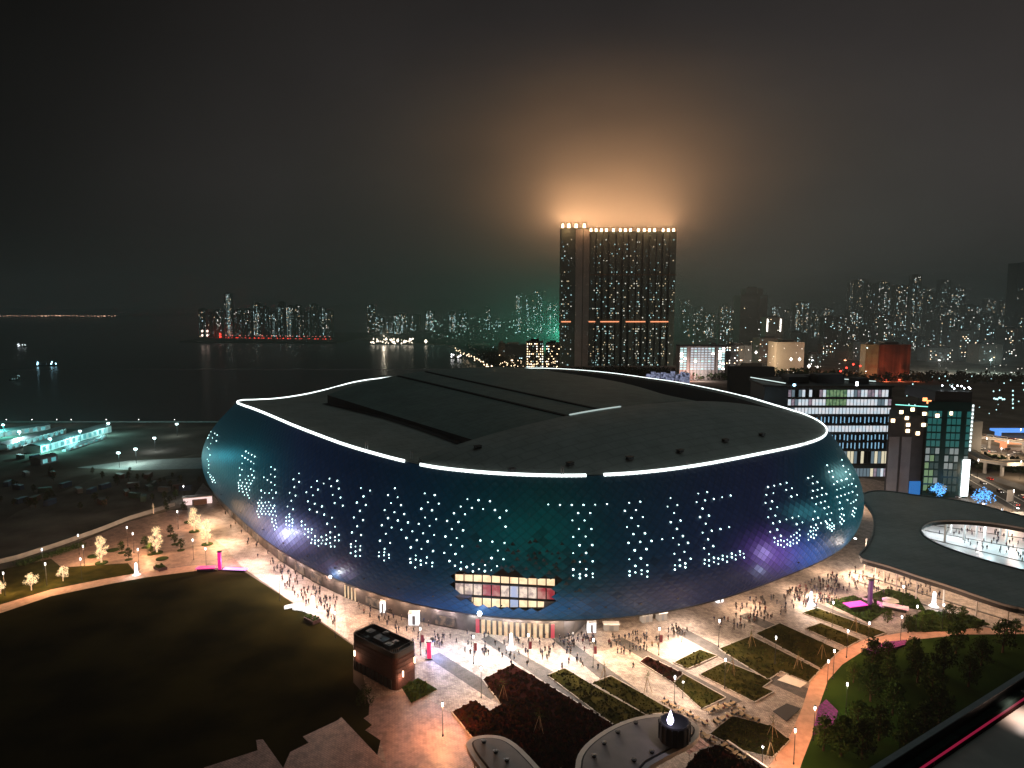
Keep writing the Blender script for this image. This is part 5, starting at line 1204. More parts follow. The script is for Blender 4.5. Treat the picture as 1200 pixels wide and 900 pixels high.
# ------------------------------------------------------------------ residential tower with flaming crown
RY = 1000.0
def RX(px): return hz(px, 350, RY)[0]
def RZt(py): return hz(725, py, RY)[1]
rx0 = RX(657); rtw = empty('residential_tower', (rx0, RY, 0), 0, 'very tall slab tower block with bright orange lit crown in the cloud', 'tower block')
Wr = RX(792) - rx0; topz = RZt(271); topl = RZt(267)
wallm = mat('tower_wall', (.16, .24, .22), .7, var=.15, scale=.05); palem = mat('tower_pale', (.5, .52, .5), .7, var=.08, scale=.05)
xs_l = RX(690) - rx0
w = MB(); w.prism([(0, 0), (xs_l, 0), (xs_l, 26), (0, 26)], 0, topl); w.build('left_block', wallm, rtw)
w = MB(); w.prism([(xs_l + .5, 6), (Wr, 6), (Wr, 30), (xs_l + .5, 30)], 0, topz); w.build('main_block', wallm, rtw)
for a, b_ in ((674, 682), (683, 690)):
    w = MB(); xa, xb = RX(a) - rx0, RX(b_) - rx0; w.prism([(xa, -1.5), (xb, -1.5), (xb, 2), (xa, 2)], 0, topl - 2); w.build('pale_pier', palem, rtw)
nb_ = 13; piers = []
for k in range(nb_):
    xa = xs_l + 1 + (Wr - xs_l - 1) * k / nb_; xb = xa + (Wr - xs_l - 1) / nb_ * (.62 if k % 3 else .8)
    w = MB(); w.prism([(xa, 1.5), (xb, 1.5), (xb, 7), (xa, 7)], 0, topz - (3 if k % 2 else 0)); w.build('bay', wallm, rtw); piers.append((xa, xb))
FH = (topz - 6) / 60
wr = random.Random(21); wins = [MB(), MB(), MB(), MB()]
for f in range(2, 58):
    z = 4 + f * FH
    if abs(z - RZt(377)) < FH * 1.3 or abs(z - RZt(322)) < FH * .9: continue
    for k, (xa, xb) in enumerate(piers):
        dens = .42 if f < 30 else (.36 if f < 44 else .16)
        dens *= [.5, 1.2, .6, 1.4, .5, 1, .7, 1.5, .4, 1.2, .8, 1.1, .6][k]
        for q in range(4):
            if wr.random() < dens * .5:
                x = xa + (xb - xa) * (q + .5) / 4; wins[wr.choices(range(4), (4, 3, 3, 5))[0]].box((x, 1.35, z), (wr.uniform(.7, 1.4), .3, wr.uniform(.8, 1.5)))
    for q in range(7):
        if wr.random() < (.25 if f < 30 else .12): wins[wr.choices(range(4), (4, 3, 3, 6))[0]].box((1.5 + q * 1.9 + (0 if q < 6 else 2), -.2, z), (1.1, .3, 1.3))
for k, m in enumerate((glow('flat_cool', (.6, 1, 1), 1.2), glow('flat_warm', (1, .75, .45), 1.0), glow('flat_neutral', (1, .95, .8), 1.2), glow('flat_dim', (.4, .6, .6), .35))): wins[k].build('lit_windows', m, rtw, kind='stuff')
for a, b_ in ((658, 669), (686, 698), (704, 726), (734, 757), (763, 784)):
    w = MB(); xa, xb = RX(a) - rx0, RX(b_) - rx0; w.box(((xa + xb) / 2, 1.0 if a > 670 else -.6, RZt(377)), (xb - xa, .6, 1.5)); w.build('refuge_floor_light', glow('refuge_orange', (1, .35, .16), 1.5), rtw)
w = MB(); w.box(((xs_l + Wr) / 2, 1.1, RZt(322)), (Wr - xs_l, .5, 1.2)); w.build('refuge_floor', mat('refuge_band', (.3, .2, .12), .8), rtw)
crown = glow('crown_amber', (1, .66, .36), 13)
for i, px in enumerate((659, 666, 674.5, 684, 692, 698, 704, 710, 718, 726, 732, 738, 747, 754, 760, 766, 776, 782, 788)):
    x = RX(px) - rx0; z = topl if px < 690 else topz; hh = 7.5 if px < 690 else 5.5; yy = 0 if px < 690 else 2; wd = 5 if px < 690 and px > 660 else 4
    w = MB(); w.box((x, yy + 3, z + hh * .42), (wd * .8, .5, hh * .7), taper=.75); w.build('crown_light', crown, rtw)
    w = MB(); w.box((x + wd * .62, yy + 1.5, z + hh * .5), (.7, 5, hh)); w.box((x, yy + 3, z + hh + .3), (wd * 1.3, 5, .5)); w.build('crown_fin', mat('crown_stone', (.45, .35, .28), .7), rtw)
CROWN_P = 2.7e5
for i, px in enumerate((662, 680, 700, 722, 745, 768, 786)):
    x = RX(px) - rx0
    l = lamp('crown_lamp', (x, 24, (topl if px < 690 else topz) + 12), (1, .50, .23), CROWN_P * (1.3 if i < 3 else 1), 'SPOT', 8, rtw, spot=rad(180), blend=.3)
    l.rotation_euler = Vector((0, .55, .83)).to_track_quat('-Z', 'Y').to_euler()
for i, px in enumerate((664, 684, 706, 730, 755, 780)):
    lamp('crown_wash', (RX(px) - rx0, -9, topz + 2), (1, .45, .2), 5000, r=1, parent=rtw)
# podium and trees at the foot of the tower
w = MB(); x = RX(800) - rx0; w.prism([(-6, -12), (x + 20, -12), (x + 20, 5), (-6, 5)], 0, 9); w.build('podium', M['concrete'], rtw)

# ------------------------------------------------------------------ city blocks
cw = [mat('city_wall_%s' % n_, c, .8, var=.12, scale=.05) for n_, c in (('grey', (.14, .15, .15)), ('tan', (.2, .17, .14)), ('dark', (.04, .055, .065)), ('pale', (.3, .3, .29)), ('teal', (.07, .11, .11)))]
cwin = [M['win_c'], M['win_w'], M['win_n'], M['win_d'], M['win_r']]
def block(px0, px1, pyt, Y, label, group=None, wm_=0, dens=.2, dep=None, cols=None, mixw=(4, 3, 3, 4, 0), seed=None, name='apartment_block', cat='apartment block', top='plant', pybase=None, strong=None, fl=3.4):
    r = random.Random(seed if seed is not None else int(px0 * 7 + pyt)); x0, zt = hz(px0, pyt, Y); x1, _ = hz(px1, pyt, Y); Wb = x1 - x0; D_ = dep or min(40, max(14, Wb * .8))
    o = empty(name, (x0, Y, 0), 0, label, cat, group)
    w = MB(); w.prism([(0, 0), (Wb * .3, 0), (Wb * .3, 1.5), (Wb * .7, 1.5), (Wb * .7, 0), (Wb, 0), (Wb, D_), (0, D_)] if Wb > 12 and top == 'plant' else [(0, 0), (Wb, 0), (Wb, D_), (0, D_)], 0, zt); w.build('wall', cw[wm_] if isinstance(wm_, int) else wm_, o)
    w = MB(); w.box((Wb * .5, D_ * .5, zt + 1.6), (Wb * .45, D_ * .4, 3.2)); w.box((Wb * .25, D_ * .4, zt + .6), (Wb * .2, D_ * .3, 1.2)); w.build('roof', M['dark'] if top == 'plant' else M['concrete'], o)
    nf = int(zt / fl); nc = cols or max(3, int(Wb / 3.2)); ww = Wb / nc; B_ = [MB() for _ in range(5)]; cd = [r.choice((.25, .5, 1, 1.9, 1.1)) for _ in range(nc)]; cnt = 0
    sz = max(.42 * Y / 811, .9)
    for f in range(1, nf):
        z = f * fl + .8
        if proj((x0, Y, z))[1] > 445: continue
        for c in range(nc):
            if r.random() < dens * cd[c]:
                k = r.choices(range(5), mixw)[0]; B_[k].box(((c + .5) * ww, -.25 if not (Wb * .3 < (c + .5) * ww < Wb * .7 and Wb > 12) else 1.2, z), (min(ww * .7, sz * r.uniform(.7, 1.3)), .3, min(fl * .6, sz)))
                cnt += 1
    for k, b_ in enumerate(B_):
        if b_.v: b_.build('lit_windows', cwin[k], o, kind='stuff')
    if strong:
        for sx in strong:
            w = MB(); w.box((Wb * sx, -.5, zt * .8), (1.6, .5, zt * .32)); w.build('stair_light', M['win_n'], o)
    return o
rc = random.Random(99)
def loc_word(px):
    return ('beside the tall lit tower' if px < 860 else 'above the white lit block' if px < 910 else 'behind the office block' if px < 1040 else 'above the red lit wall' if px < 1090 else 'above the dark hotel' if px < 1150 else 'at the far right edge')
# hill backdrop
def hill(name, pts, Y, m):
    P = [(hz(px, 380, Y)[0], max(4, hz(px, py, Y)[1])) for px, py in pts]
    w = MB(); vs = []; n = len(P)
    for j in range(5):
        for i, (x, z) in enumerate(P):
            f = math.sin(math.pi * j / 4); vs.append((x, Y + j * 500 - 1000, -2 + (z + 2) * f))
    w.add(vs, [(j * n + i, j * n + i + 1, (j + 1) * n + i + 1, (j + 1) * n + i) for j in range(4) for i in range(n - 1)])
    w.build(name, m, kind='structure', smooth=True)
hillm = mat('hill_scrub', (.02, .03, .018), .95, var=.3, scale=.01)
hill('hills', [(400, 356), (430, 354), (470, 352), (520, 350), (640, 351), (760, 349), (900, 346), (1050, 348), (1180, 344), (1300, 350)], 7500, hillm)
# far rows: built front to back by depth with irregular widths and tops
px = 812
LAY = []
for (Y, p0, p1, wlo, whi, tlo, thi, de, mx) in ((2300, 430, 655, 7, 12, 352, 380, .16, (5, 1, 2, 4, 0)), (2700, 798, 1210, 8, 14, 344, 366, .13, (3, 3, 3, 4, 0)), (2000, 800, 1210, 9, 17, 350, 378, .16, (3, 3, 3, 5, 0)), (1550, 812, 1210, 11, 22, 368, 398, .14, (4, 2, 3, 5, 0)), (1150, 830, 1210, 14, 30, 396, 418, .11, (3, 3, 3, 5, 0))):
    px = p0
    while px < p1:
        wd = rc.uniform(wlo, whi); t_ = rc.uniform(tlo, thi)
        if Y > 1800 and 990 < px < 1120: t_ -= rc.uniform(8, 30)
        if Y < 1600 and px > 1080: t_ -= rc.uniform(0, 20)
        if Y == 2300 and px > 590: t_ -= 12
        yy = Y + rc.uniform(-120, 120)
        size = 'slim' if wd < (wlo + whi) / 2 else 'broad'; dist = {2300: 'hazy', 2700: 'faint farthest', 2000: 'distant', 1550: 'middle distance', 1150: 'nearer'}[Y]
        block(px, px + wd, t_, yy, '%s %s apartment tower %s' % (dist, size, loc_word(px) if Y != 2300 else 'in the green haze left of the tall tower'), '%s towers %s' % (dist, loc_word(px) if Y != 2300 else 'in the green haze'), rc.choice((0, 0, 1, 2, 4)), de * rc.uniform(.5, 2.4), mixw=mx)
        px += wd + rc.uniform(0, wlo * .9) + (14 if rc.random() < .1 else 0)
block(868, 900, 346, 1350, 'large dark nearly unlit office tower right of the tall lit tower', None, 2, .012, seed=3, name='office_tower', cat='tower')
block(874, 894, 338, 1362, 'stepped dark crown block rising behind the unlit office tower', None, 2, .0, seed=4, name='office_tower', cat='tower')
block(898, 918, 372, 1300, 'tan block with two vertical white light strips beside the unlit tower', None, 1, .12, strong=(.08, .85), seed=5)
block(910, 943, 401, 1000, 'pale beige windowless box building', None, mat('beige_box', (.5, .42, .3), .8, var=.05, scale=.05), 0, seed=6, name='warehouse', cat='warehouse', top='flat')
block(1015, 1030, 404, 900, 'narrow gold lit block left of the red lit wall', None, glow('gold_facade', (.4, .26, .1), .22, col2=(.2, .12, .05), scale=.15, base=(.3, .2, .1)), .1, seed=7, top='flat')
block(1031, 1068, 404, 905, 'brown ribbed building lit red from below', None, mat('ribbed_brown', (.3, .16, .12), .8, var=.3, scale=.3, stretch=(1, 1, .02)), .0, seed=8, name='warehouse', cat='warehouse', top='flat')
x, _ = hz(1050, 430, 890)
for dx in (-18, 0, 20):
    w = MB(); w.box((x + dx, 880, 2), (3, .8, .8)); o = w.build('red_floodlight', M['red'], label='red floodlight at the foot of the ribbed brown building', cat='floodlight', group='red floodlights'); lamp('red_flood_beam', (x + dx, 878, 3), (1, .22, .1), 9000, r=1).parent = None
for o in [o for o in bpy.data.objects if o.name.startswith('red_flood_beam')]:
    par = [q for q in bpy.data.objects if q.name.startswith('red_floodlight')][0]; o.parent = par
for px, py in ((1000, 428), (992, 432), (1008, 430), (985, 436)):
    x, z = hz(px, py, 850); w = MB(); w.tube([(0, 0, 0), (0, 0, z)], .25, 5); w.lathe([(0, 0), (1.2, .6), (1.4, 1.4), (0, 2.4)], (0, 0, z), 6, 1); w.build('red_mast_light', [M['dark'], M['red']], label='red orange mast lamp among trees left of the gold lit block', cat='lamp', group='red orange mast lamps', loc=(x, 850, 0))
for i, (px, py, c, pw) in enumerate(((890, 430, (1, .8, .6), .8), (952, 426, (.9, .95, 1), .04), (868, 432, (1, .7, .5), .7), (990, 430, (1, .4, .2), .5), (1100, 432, (.9, .9, .8), 1), (1160, 436, (.7, 1, .95), 1.2), (600, 428, (1, .75, .5), .25), (450, 400, (1, .85, .65), .25))):  # masts and lamps added to light the haze and ground between blocks
    Yc = 980 if px > 460 else 1700; x, z = hz(px, py, Yc); o = empty('added_mast_lamp', (x, Yc, 0), 0, 'added mast lamp in the city %s' % ('above the dark low block', 'left of the beige box building', 'beside the white slab block', 'near the red lit wall', 'behind the dark hotel', 'near the right picture edge', 'left of the tall tower', 'on the far cape')[i], 'lamp mast', 'added mast lamps in the city')
    w = MB(); w.tube([(0, 0, 0), (0, 0, 18)], .25, 6); w.build('mast', M['dark'], o); w = MB(); w.lathe([(0, 0), (1.6, .5), (1.6, 1), (0, 1.4)], (0, 0, 18), 8); w.build('lamp_head', glow('mast_glow_%d' % i, c, 6), o); lamp('haze_fill_light', (0, -3, 22), c, 1.3e5 * pw, r=1, parent=o)
# white lit block right of the tall tower (long balcony rows)
WY = 900; wx0, wz = hz(797, 406, WY); wx1, _ = hz(850, 406, WY); wb = empty('slab_block', (wx0, WY, 0), 0, 'white floodlit slab block with rows of bright gallery bays', 'apartment block')
Wb = wx1 - wx0; w = MB(); w.prism([(0, 0), (Wb, 0), (Wb, 22), (0, 22)], 0, wz); w.build('wall', mat('slab_wall', (.4, .36, .34), .8, var=.08, scale=.1), wb)
w = MB(); w.box((Wb / 2, 10, wz + .7), (Wb + 1, 24, 1.2)); w.build('roof', M['dark'], wb)
for c in range(13):
    for r in range(9):
        if c in (2, 10): continue
        w = MB(); w.box((Wb * (c + .5) / 13, -.2, wz - 2.8 - r * 3.3), (Wb / 13 * .78, .3, 2.0)); w.build('gallery_bay', gl['w'] if 2 < c < 10 and rc.random() < .85 else (M['win_n'] if rc.random() < .3 else M['win_d']), wb)
    if c < 12: w = MB(); w.box((Wb * (c + 1) / 13, -.6, wz / 2), (.7, 1.2, wz)); w.build('pier', M['concrete'], wb)
block(851, 866, 405, 905, 'pale end block touching the white floodlit slab block', None, 3, .2, seed=11, top='flat')
lamp('slab_floodlight', (Wb * .4, -20, 12), (1, .85, .8), 30000, r=1, parent=wb); lamp('slab_floodlight', (Wb * .1, -18, 6), (1, .5, .4), 20000, r=1, parent=wb)
# tan paired blocks left of the tall tower
block(617, 637, 400, 930, 'tan apartment block with small lit windows, left of a pair', None, 1, .5, seed=12, mixw=(2, 5, 4, 2, 0), cols=9)
block(640, 656, 402, 932, 'tan apartment block with small lit windows touching the tall tower', None, 1, .5, seed=13, mixw=(2, 5, 4, 2, 0), cols=8)
block(586, 617, 404, 1200, 'low dark wide block left of the tan pair', None, 2, .02, seed=14, top='flat'); block(545, 584, 405, 1500, 'low dark shed on the shore point', None, 2, .03, seed=15, top='flat', name='warehouse', cat='warehouse'); block(584, 592, 402, 1180, 'narrow pale lit block in front of the low dark block', None, 1, .1, seed=17, top='flat')
block(1194, 1235, 308, 1900, 'tall dark unlit tower cut by the right picture edge', None, 2, .01, seed=16, name='office_tower', cat='tower')
block(856, 908, 430, 640, 'low dark flat roofed block between the slab block and the office building', None, 2, .04, seed=18, dep=8, top='flat', name='warehouse', cat='warehouse')
block(1135, 1152, 494, 430, 'small white car park building beside the dark hotel', None, 3, .25, seed=19, top='flat')
# blue roof stands at the tower foot
w = MB(); x, z = hz(760, 436, 840)
for k in range(9): w.box((x + k * 6, 840 + (k % 3), z * .5 + (k % 2) * 2), (5, 4, z * .7 + (k % 3)))
w.build('market_sheds', glow('shed_violet', (.02, .025, .05), .6, col2=(.45, .5, .75), scale=.35), label='row of bluish lit sheds at the foot of the tall tower', cat='sheds')
# island towers far left, with the red lit pier
ri = random.Random(31)
for i, px in enumerate([232, 241, 250, 262, 274, 285, 296, 305, 315, 325, 335, 344, 354, 363, 372, 381]):
    block(px, px + 8.5, (344 if px == 262 else ri.uniform(354, 366)) + (8 if px < 255 else 0), 2000 + ri.uniform(-40, 60), 'slim waterfront tower %s of the far island %s' % ('with a bright window column' if px in (262, 296, 315, 335, 372) else 'with dim windows', 'at its left end' if px < 265 else 'in its middle' if px < 330 else 'at its right end'), 'towers on the far island', 0, .22 if px not in (262, 296, 315, 335, 372) else .7, mixw=(1, 1, 1, 8, 0), cols=5)
pier = empty('pier', (*at(250, 396), 0), 0, 'low waterfront pier edged with two rows of red lights', 'pier'); pc_ = pier.location.copy()
a, b_ = Vector((*at(258, 397), 0)), Vector((*at(390, 399), 0)); w = MB(); d = b_ - a; w.box(tuple((a + b_) / 2 - pc_ + Vector((0, 0, .5))), (d.length, 14, 5), math.atan2(d.y, d.x)); w.build('deck', M['concrete'], pier)
for zz, n_, m in ((4.2, 30, M['red']), (10.5, 26, glow('pier_pink', (1, .25, .2), 3.2))):
    w = MB()
    for k in range(n_):
        p = a.lerp(b_, (k + ri.uniform(.1, .9)) / n_) - pc_ + Vector((0, -8, zz)); s_ = ri.uniform(.8, 1.9); w.box(tuple(p), (s_ * 1.3, 1, s_))
    w.build('pier_lights', m, pier, kind='stuff')
a, b_ = Vector((*at(246, 388), 0)), Vector((*at(259, 397), 0))
for k in range(2):
    w = MB(); w.tube([a - pc_ + Vector((0, 0, 8 + k * 7)), b_ - pc_ + Vector((0, 0, 5 + k * 7))], 1.7, 5); w.build('ramp_light', M['red'], pier)
for px, py in ((237, 388), (243, 388), (237, 393), (243, 393)):
    x, z = hz(px, py, 1720); w = MB(); w.lathe([(0, -3.4), (3.2, 0), (0, 3.4)], (x - pc_.x, 1720 - pc_.y, z), 8); w.build('pier_floodlight', glow('pier_flood', (1, .72, .6), 4), pier)
# bridge of lights far left
br = empty('far_bridge', (-3600, 4700, 0), 0, 'long far viaduct with a row of orange white lights at the left', 'bridge'); w = MB(); w.box((0, 0, 14), (2600, 16, 4)); w.build('deck', M['concrete'], br)
w = MB()
for k in range(30): w.box((-1250 + k * 86, 0, 6), (8, 8, 14))
w.build('piers', M['concrete'], br); w = MB()
for k in range(34):
    px = k * 4.1 + ri.uniform(-.9, .9); x, z = hz(px, 370 + ri.uniform(-.3, .8), 4690); s_ = ri.uniform(2, 4.5) if ri.random() < .85 else 6.5; w.box((x + 3600, -10, z), (s_ * 1.6, 2, s_))
w.build('deck_lights', glow('bridge_amber', (1, .6, .4), 4.5), br, kind='stuff')
# far shore lights on the cape and harbour
def sparks(name, lab, pts, m, cat='lights'):
    w = MB()
    for px, py, Y, s_ in pts:
        x, z = hz(px, py, Y); w.lathe([(0, -s_), (s_ * .8, 0), (0, s_)], (x, Y, z), 6)
    return w.build(name, m, label=lab, cat=cat, kind='stuff')
rs = random.Random(17)
sparks('shore_lights', 'cluster of white waterfront lights along the far cape', [(434 + rs.uniform(0, 50), 400 + rs.uniform(-4, 2) + .02 * k, 1690 - 0, rs.uniform(1.0, 3.2)) for k in range(44)] + [(499, 400, 1680, 5), (466, 399, 1680, 4.5), (474, 400, 1680, 4)], glow('shore_warm', (1, .85, .65), 5))
sparks('shore_lights', 'scattered cool lights of the hazy shore left of the tall tower', [(rs.uniform(505, 655), rs.uniform(372, 402), 1900, rs.uniform(.6, 1.7)) for k in range(110)], glow('shore_cool', (.55, 1, .85), 3))
sparks('shore_lights', 'warm road lights along the curving shore left of the tan blocks', [(534 + 45 * f + rs.uniform(-2, 2), 409 + 22 * f + rs.uniform(-2, 2), 1400 - 500 * f, 1.3) for f in [k / 26 for k in range(26)]] + [(rs.uniform(585, 655), rs.uniform(421, 436), 860, rs.uniform(.3, .8)) for k in range(70)], glow('shore_road', (1, .72, .45), 4.5))
sparks('shore_lights', 'scattered white street lights in the city right of the tall tower', [(rs.uniform(795, 1200), 442 - 40 * rs.random() ** 1.5, 950, rs.uniform(.25, .6)) for k in range(120)] + [(927, 421, 900, 2.6), (937, 421, 900, 2.6), (948, 429, 900, 3), (958, 430, 900, 1.6), (886, 413, 900, 2.4), (844, 425, 880, 1.5)], glow('city_white', (1, .92, .8), 4))
sparks('shore_lights', 'teal night lights of the city band at the right edge', [(rs.uniform(1060, 1200), rs.uniform(440, 500), 620, rs.uniform(.3, .8)) for k in range(60)] + [(1165 + k, 467 + rs.uniform(-1, 1), 600, 1) for k in range(0, 14, 2)] + [(1187, 458 + 5 * k, 600, .9) for k in range(5)], glow('city_teal', (.6, 1, 1), 2.2))
x, z = hz(55, 426, 0.1 + 900)
def boat(px, py, lab, s_, m, L=24):
    x, y = at(px, py, -2); o = empty('harbour_boat', (x, y, -2), .2, lab, 'boat'); w = MB(); w.prism([(-L / 2, -3), (L / 2 - 5, -3), (L / 2, 0), (L / 2 - 5, 3), (-L / 2, 3)], -.5, 2.2); w.build('hull', M['dark'], o)
    w = MB(); w.box((-L * .2, 0, 4), (L * .35, 5, 3.6)); w.build('cabin', M['steel'], o); w = MB(); w.tube([(0, 0, 2), (0, 0, 12)], .2, 5); w.build('mast', M['dark'], o)
    w = MB()
    for k in range(6): w.lathe([(0, -s_), (s_ * .8, 0), (0, s_)], (random.uniform(-L / 2, L / 2.2), -3.2, random.uniform(2.5, 8)), 6)
    w.build('deck_lights', m, o)
boat(56, 429, 'boat with bright bluish lights on the dark water at the left', 1.5, glow('boat_blue', (.4, .8, 1), 7), 30); boat(26, 407, 'tiny far boat at the upper left of the water', .9, M['L_cool'], 20); boat(19, 446, 'faint small boat nearest the left shore', .5, glow('boat_faint', (.5, .9, .9), 1.2), 14); boat(535, 420, 'boat with white mast light near the curving shore', 1.6, M['L_white'], 20)
# shoreline: seawall and lamps
w = MB(); a, b_ = Vector((-600, 575, 0)), Vector((-240, 575, 0)); w.box((-420, 574.6, .5), (360, .8, 1.0)); w.build('seawall', M['concrete'], label='long seawall at the edge of the dark water', cat='wall')
flat('waterfront_road', [(-60, 497), (250, 499.5), (250, 503), (-60, 502)], M['siteroad'], .0, .03)
for i, px in enumerate((8, 38, 67, 84, 125, 163, 205)):
    street_lamp(px, 498.5, 'small lamp on the seawall %s' % ('behind the teal lit sheds' if px < 110 else 'right of the teal lit sheds'), (1, .85, .7), 200, group='seawall lamps', h=.6)
# teal lit site sheds
tg = glow('shed_teal', (.35, .9, .9), .8, col2=(.12, .5, .52), scale=.12)
def shed(a, b_, wd, h, lab, m=None, z=0):
    A2, B3 = Vector((*at(*a), 0)), Vector((*at(*b_), 0)); d = B3 - A2; c = (A2 + B3) / 2; rz = math.atan2(d.y, d.x); o = empty('site_shed', (c.x, c.y, 0), rz, lab, 'shed')
    w = MB(); w.box((0, 0, h / 2), (d.length, wd, h)); w.build('wall', m or M['white'], o); w = MB(); n_ = int(d.length / 6)
    w.add([(-d.length / 2 - .5, -wd / 2 - .6, h), (d.length / 2 + .5, -wd / 2 - .6, h), (d.length / 2 + .5, 0, h + 1.4), (-d.length / 2 - .5, 0, h + 1.4), (d.length / 2 + .5, wd / 2 + .6, h), (-d.length / 2 - .5, wd / 2 + .6, h)], [(0, 1, 2, 3), (3, 2, 4, 5)]); w.build('roof', M['steel'], o)
    for k in range(n_): w = MB(); w.box((-d.length / 2 + 3 + k * 6, -wd / 2 - .1, h * .5), (3, .2, h * .6)); w.build('window', tg, o)
    return o
shed((38, 531), (122, 506), 12, 5, 'long teal lit site shed nearest the camera', M['white']); shed((0, 528), (70, 508), 10, 4, 'teal lit site shed at the left picture edge', M['white']); shed((-30, 516), (55, 503), 10, 4, 'rear teal lit site shed by the seawall', M['white']); shed((42, 545), (62, 540), 8, 4, 'small grey site cabin before the teal sheds', M['steel']); shed((75, 529), (122, 514), 3, 1.6, 'low teal lit hoarding in front of the long shed', M['white'])
for px, py, c, pw in ((24, 521, (.6, 1, 1), 1.0), (60, 530, (.25, .95, .9), .7), (95, 520, (.3, .95, .95), .7), (5, 512, (.15, .95, .85), .8), (160, 543, (.7, 1, .9), .22), (208, 511, (.8, 1, .95), .08), (182, 529, (.8, .95, 1), .12), (140, 548, (.5, 1, .9), .14), (128, 510, (.4, 1, .95), .3)):
    x, y = at(px, py); o = empty('site_floodlight', (x, y, 0), 0, 'floodlight mast on the building site %s' % ('by the teal sheds' if px < 130 else 'right of the teal sheds'), 'floodlight', 'building site floodlights')
    w = MB(); w.tube([(0, 0, 0), (0, 0, 9)], .15, 6); w.build('mast', M['dark'], o); w = MB(); w.box((0, -.2, 9.2), (1.8, .5, 1)); w.build('lamp_head', glow('site_lamp', (.7, 1, 1), 9), o); lamp('site_light', (0, -1.5, 8.5), c, 36000 * pw, r=.5, parent=o)
# site clutter
rr2 = random.Random(41); containers = [mat('container_%s' % n_, c, .6, var=.1, scale=.5) for n_, c in (('grey', (.15, .15, .15)), ('blue', (.03, .06, .12)), ('rust', (.12, .05, .03)), ('green', (.03, .08, .06)))]
for k in range(34):
    px, py = rr2.uniform(2, 238), rr2.uniform(536, 592)
    if inpoly(px, py, [(85, 536), (245, 534), (245, 552), (85, 552)]): continue
    x, y = at(px, py); i = rr2.randrange(4); w = MB(); w.box((0, 0, 1.3), (6, 2.4, 2.6))
    for q in range(9): w.box((-2.7 + q * .68, -1.23, 1.3), (.2, .08, 2.3))
    w.build('site_container', containers[i], label='%s container on the dark building site' % ('grey', 'blue', 'rust red', 'green')[i], cat='container', group='containers on the building site', loc=(x, y, 0)).rotation_euler = (0, 0, rr2.uniform(0, 3))
for k in range(46):
    px, py = rr2.uniform(-5, 235), rr2.uniform(552, 600)
    if k < 46: tree(px, py, DT[k % 4], 'dark scrub tree on the unlit building site', 'scrub trees on the building site', rr2.uniform(.35, .7), 0, False)
w = MB(); P_ = [Vector((*at(x, y), 0)) for x, y in ((-30, 668), (20, 656), (70, 640), (120, 622), (150, 610), (205, 593))]
fe = empty('site_fence', P_[0], 0, 'low site fence between terrace and dark building site', 'fence')
for a, b_ in zip(P_, P_[1:]):
    d = b_ - a; w = MB(); c = (a + b_) / 2 - P_[0]; w.box((c.x, c.y, 1.0), (d.length, .08, 1.9), math.atan2(d.y, d.x)); w.build('fence_panel', M['concrete'] if a.x > -300 else M['dark'], fe)
# end building of the promenade, at the left tip of the facade
x, y = at(232, 590); o = empty('end_pavilion', (x, y, 0), .35, 'small pink white lit pavilion at the far end of the promenade', 'pavilion')
w = MB(); w.box((0, 0, 1.8), (13, 3, 3.6)); w.build('wall', glow('pavilion_glow', (1, .75, .75), .9, base=(.5, .5, .5)), o); w = MB(); w.box((0, 0, 3.8), (14, 4, .4)); w.build('roof', M['concrete'], o)
# ------------------------------------------------------------------ roads at the right
def road(pts, wd, m, z=.03, name='road'):
    P = [Vector((*at(px, py), 0)) for px, py in pts]; w = MB(); L = []
    for i, p in enumerate(P):
        t_ = (P[min(i + 1, len(P) - 1)] - P[max(i - 1, 0)]).normalized(); n_ = Vector((-t_.y, t_.x, 0)) * wd / 2; L.append((p + n_, p - n_))
    w.prism([(a.x, a.y) for a, b_ in L] + [(b_.x, b_.y) for a, b_ in reversed(L)], 0, z); w.build(name, m, kind='structure'); return P, L
road([(1110, 545), (1150, 567), (1200, 594), (1290, 640)], 17, M['asphalt'], .05); road([(1100, 556), (1150, 556), (1215, 577), (1300, 610)], 10, M['asphalt'], .04); road([(1120, 520), (1180, 528), (1260, 531)], 26, M['asphalt'], .03)
for off in ([(1130, 553), (1160, 567), (1200, 588), (1290, 633)], [(1138, 556), (1170, 571), (1230, 604)], [(1125, 556), (1175, 585), (1195, 597)]): road(off, .5, M['marking'], .09, 'lane_marking')
trail_w = glow('tail_warm', (1, .6, .35), 2.2); trail_c = glow('head_white', (1, .95, .85), 3)
def viaduct(pts, z, wd, lab):
    P = [Vector((*at(px, py, z), 0)) for px, py in pts]; c = P[0].copy(); o = empty('viaduct', c, 0, lab, 'viaduct'); w = MB(); L = []
    for i, p in enumerate(P):
        t_ = (P[min(i + 1, len(P) - 1)] - P[max(i - 1, 0)]).normalized(); n_ = Vector((-t_.y, t_.x, 0)) * wd / 2; L.append((p + n_ - c, p - n_ - c))
    w.prism([(a.x, a.y) for a, b_ in L] + [(b_.x, b_.y) for a, b_ in reversed(L)], z - 1.2, z); w.build('deck', M['concrete'], o)
    for s_ in (0, 1): w = MB(); w.tube([Vector((l[s_].x, l[s_].y, z + .5)) for l in L], .35, 4); w.build('parapet', M['cream'], o)
    for p in P[1:-1]: w = MB(); w.tube([(p.x - c.x, p.y - c.y, 0), (p.x - c.x, p.y - c.y, z - 1.2)], 1.0, 8); w.build('pier', M['concrete'], o)
    return P
viaduct([(1118, 506), (1160, 512), (1200, 517), (1260, 522)], 8, 9, 'far concrete viaduct right of the dark hotel'); viaduct([(1100, 521), (1135, 529), (1155, 539), (1175, 542), (1260, 541)], 8, 8, 'near curving concrete viaduct right of the dark hotel')
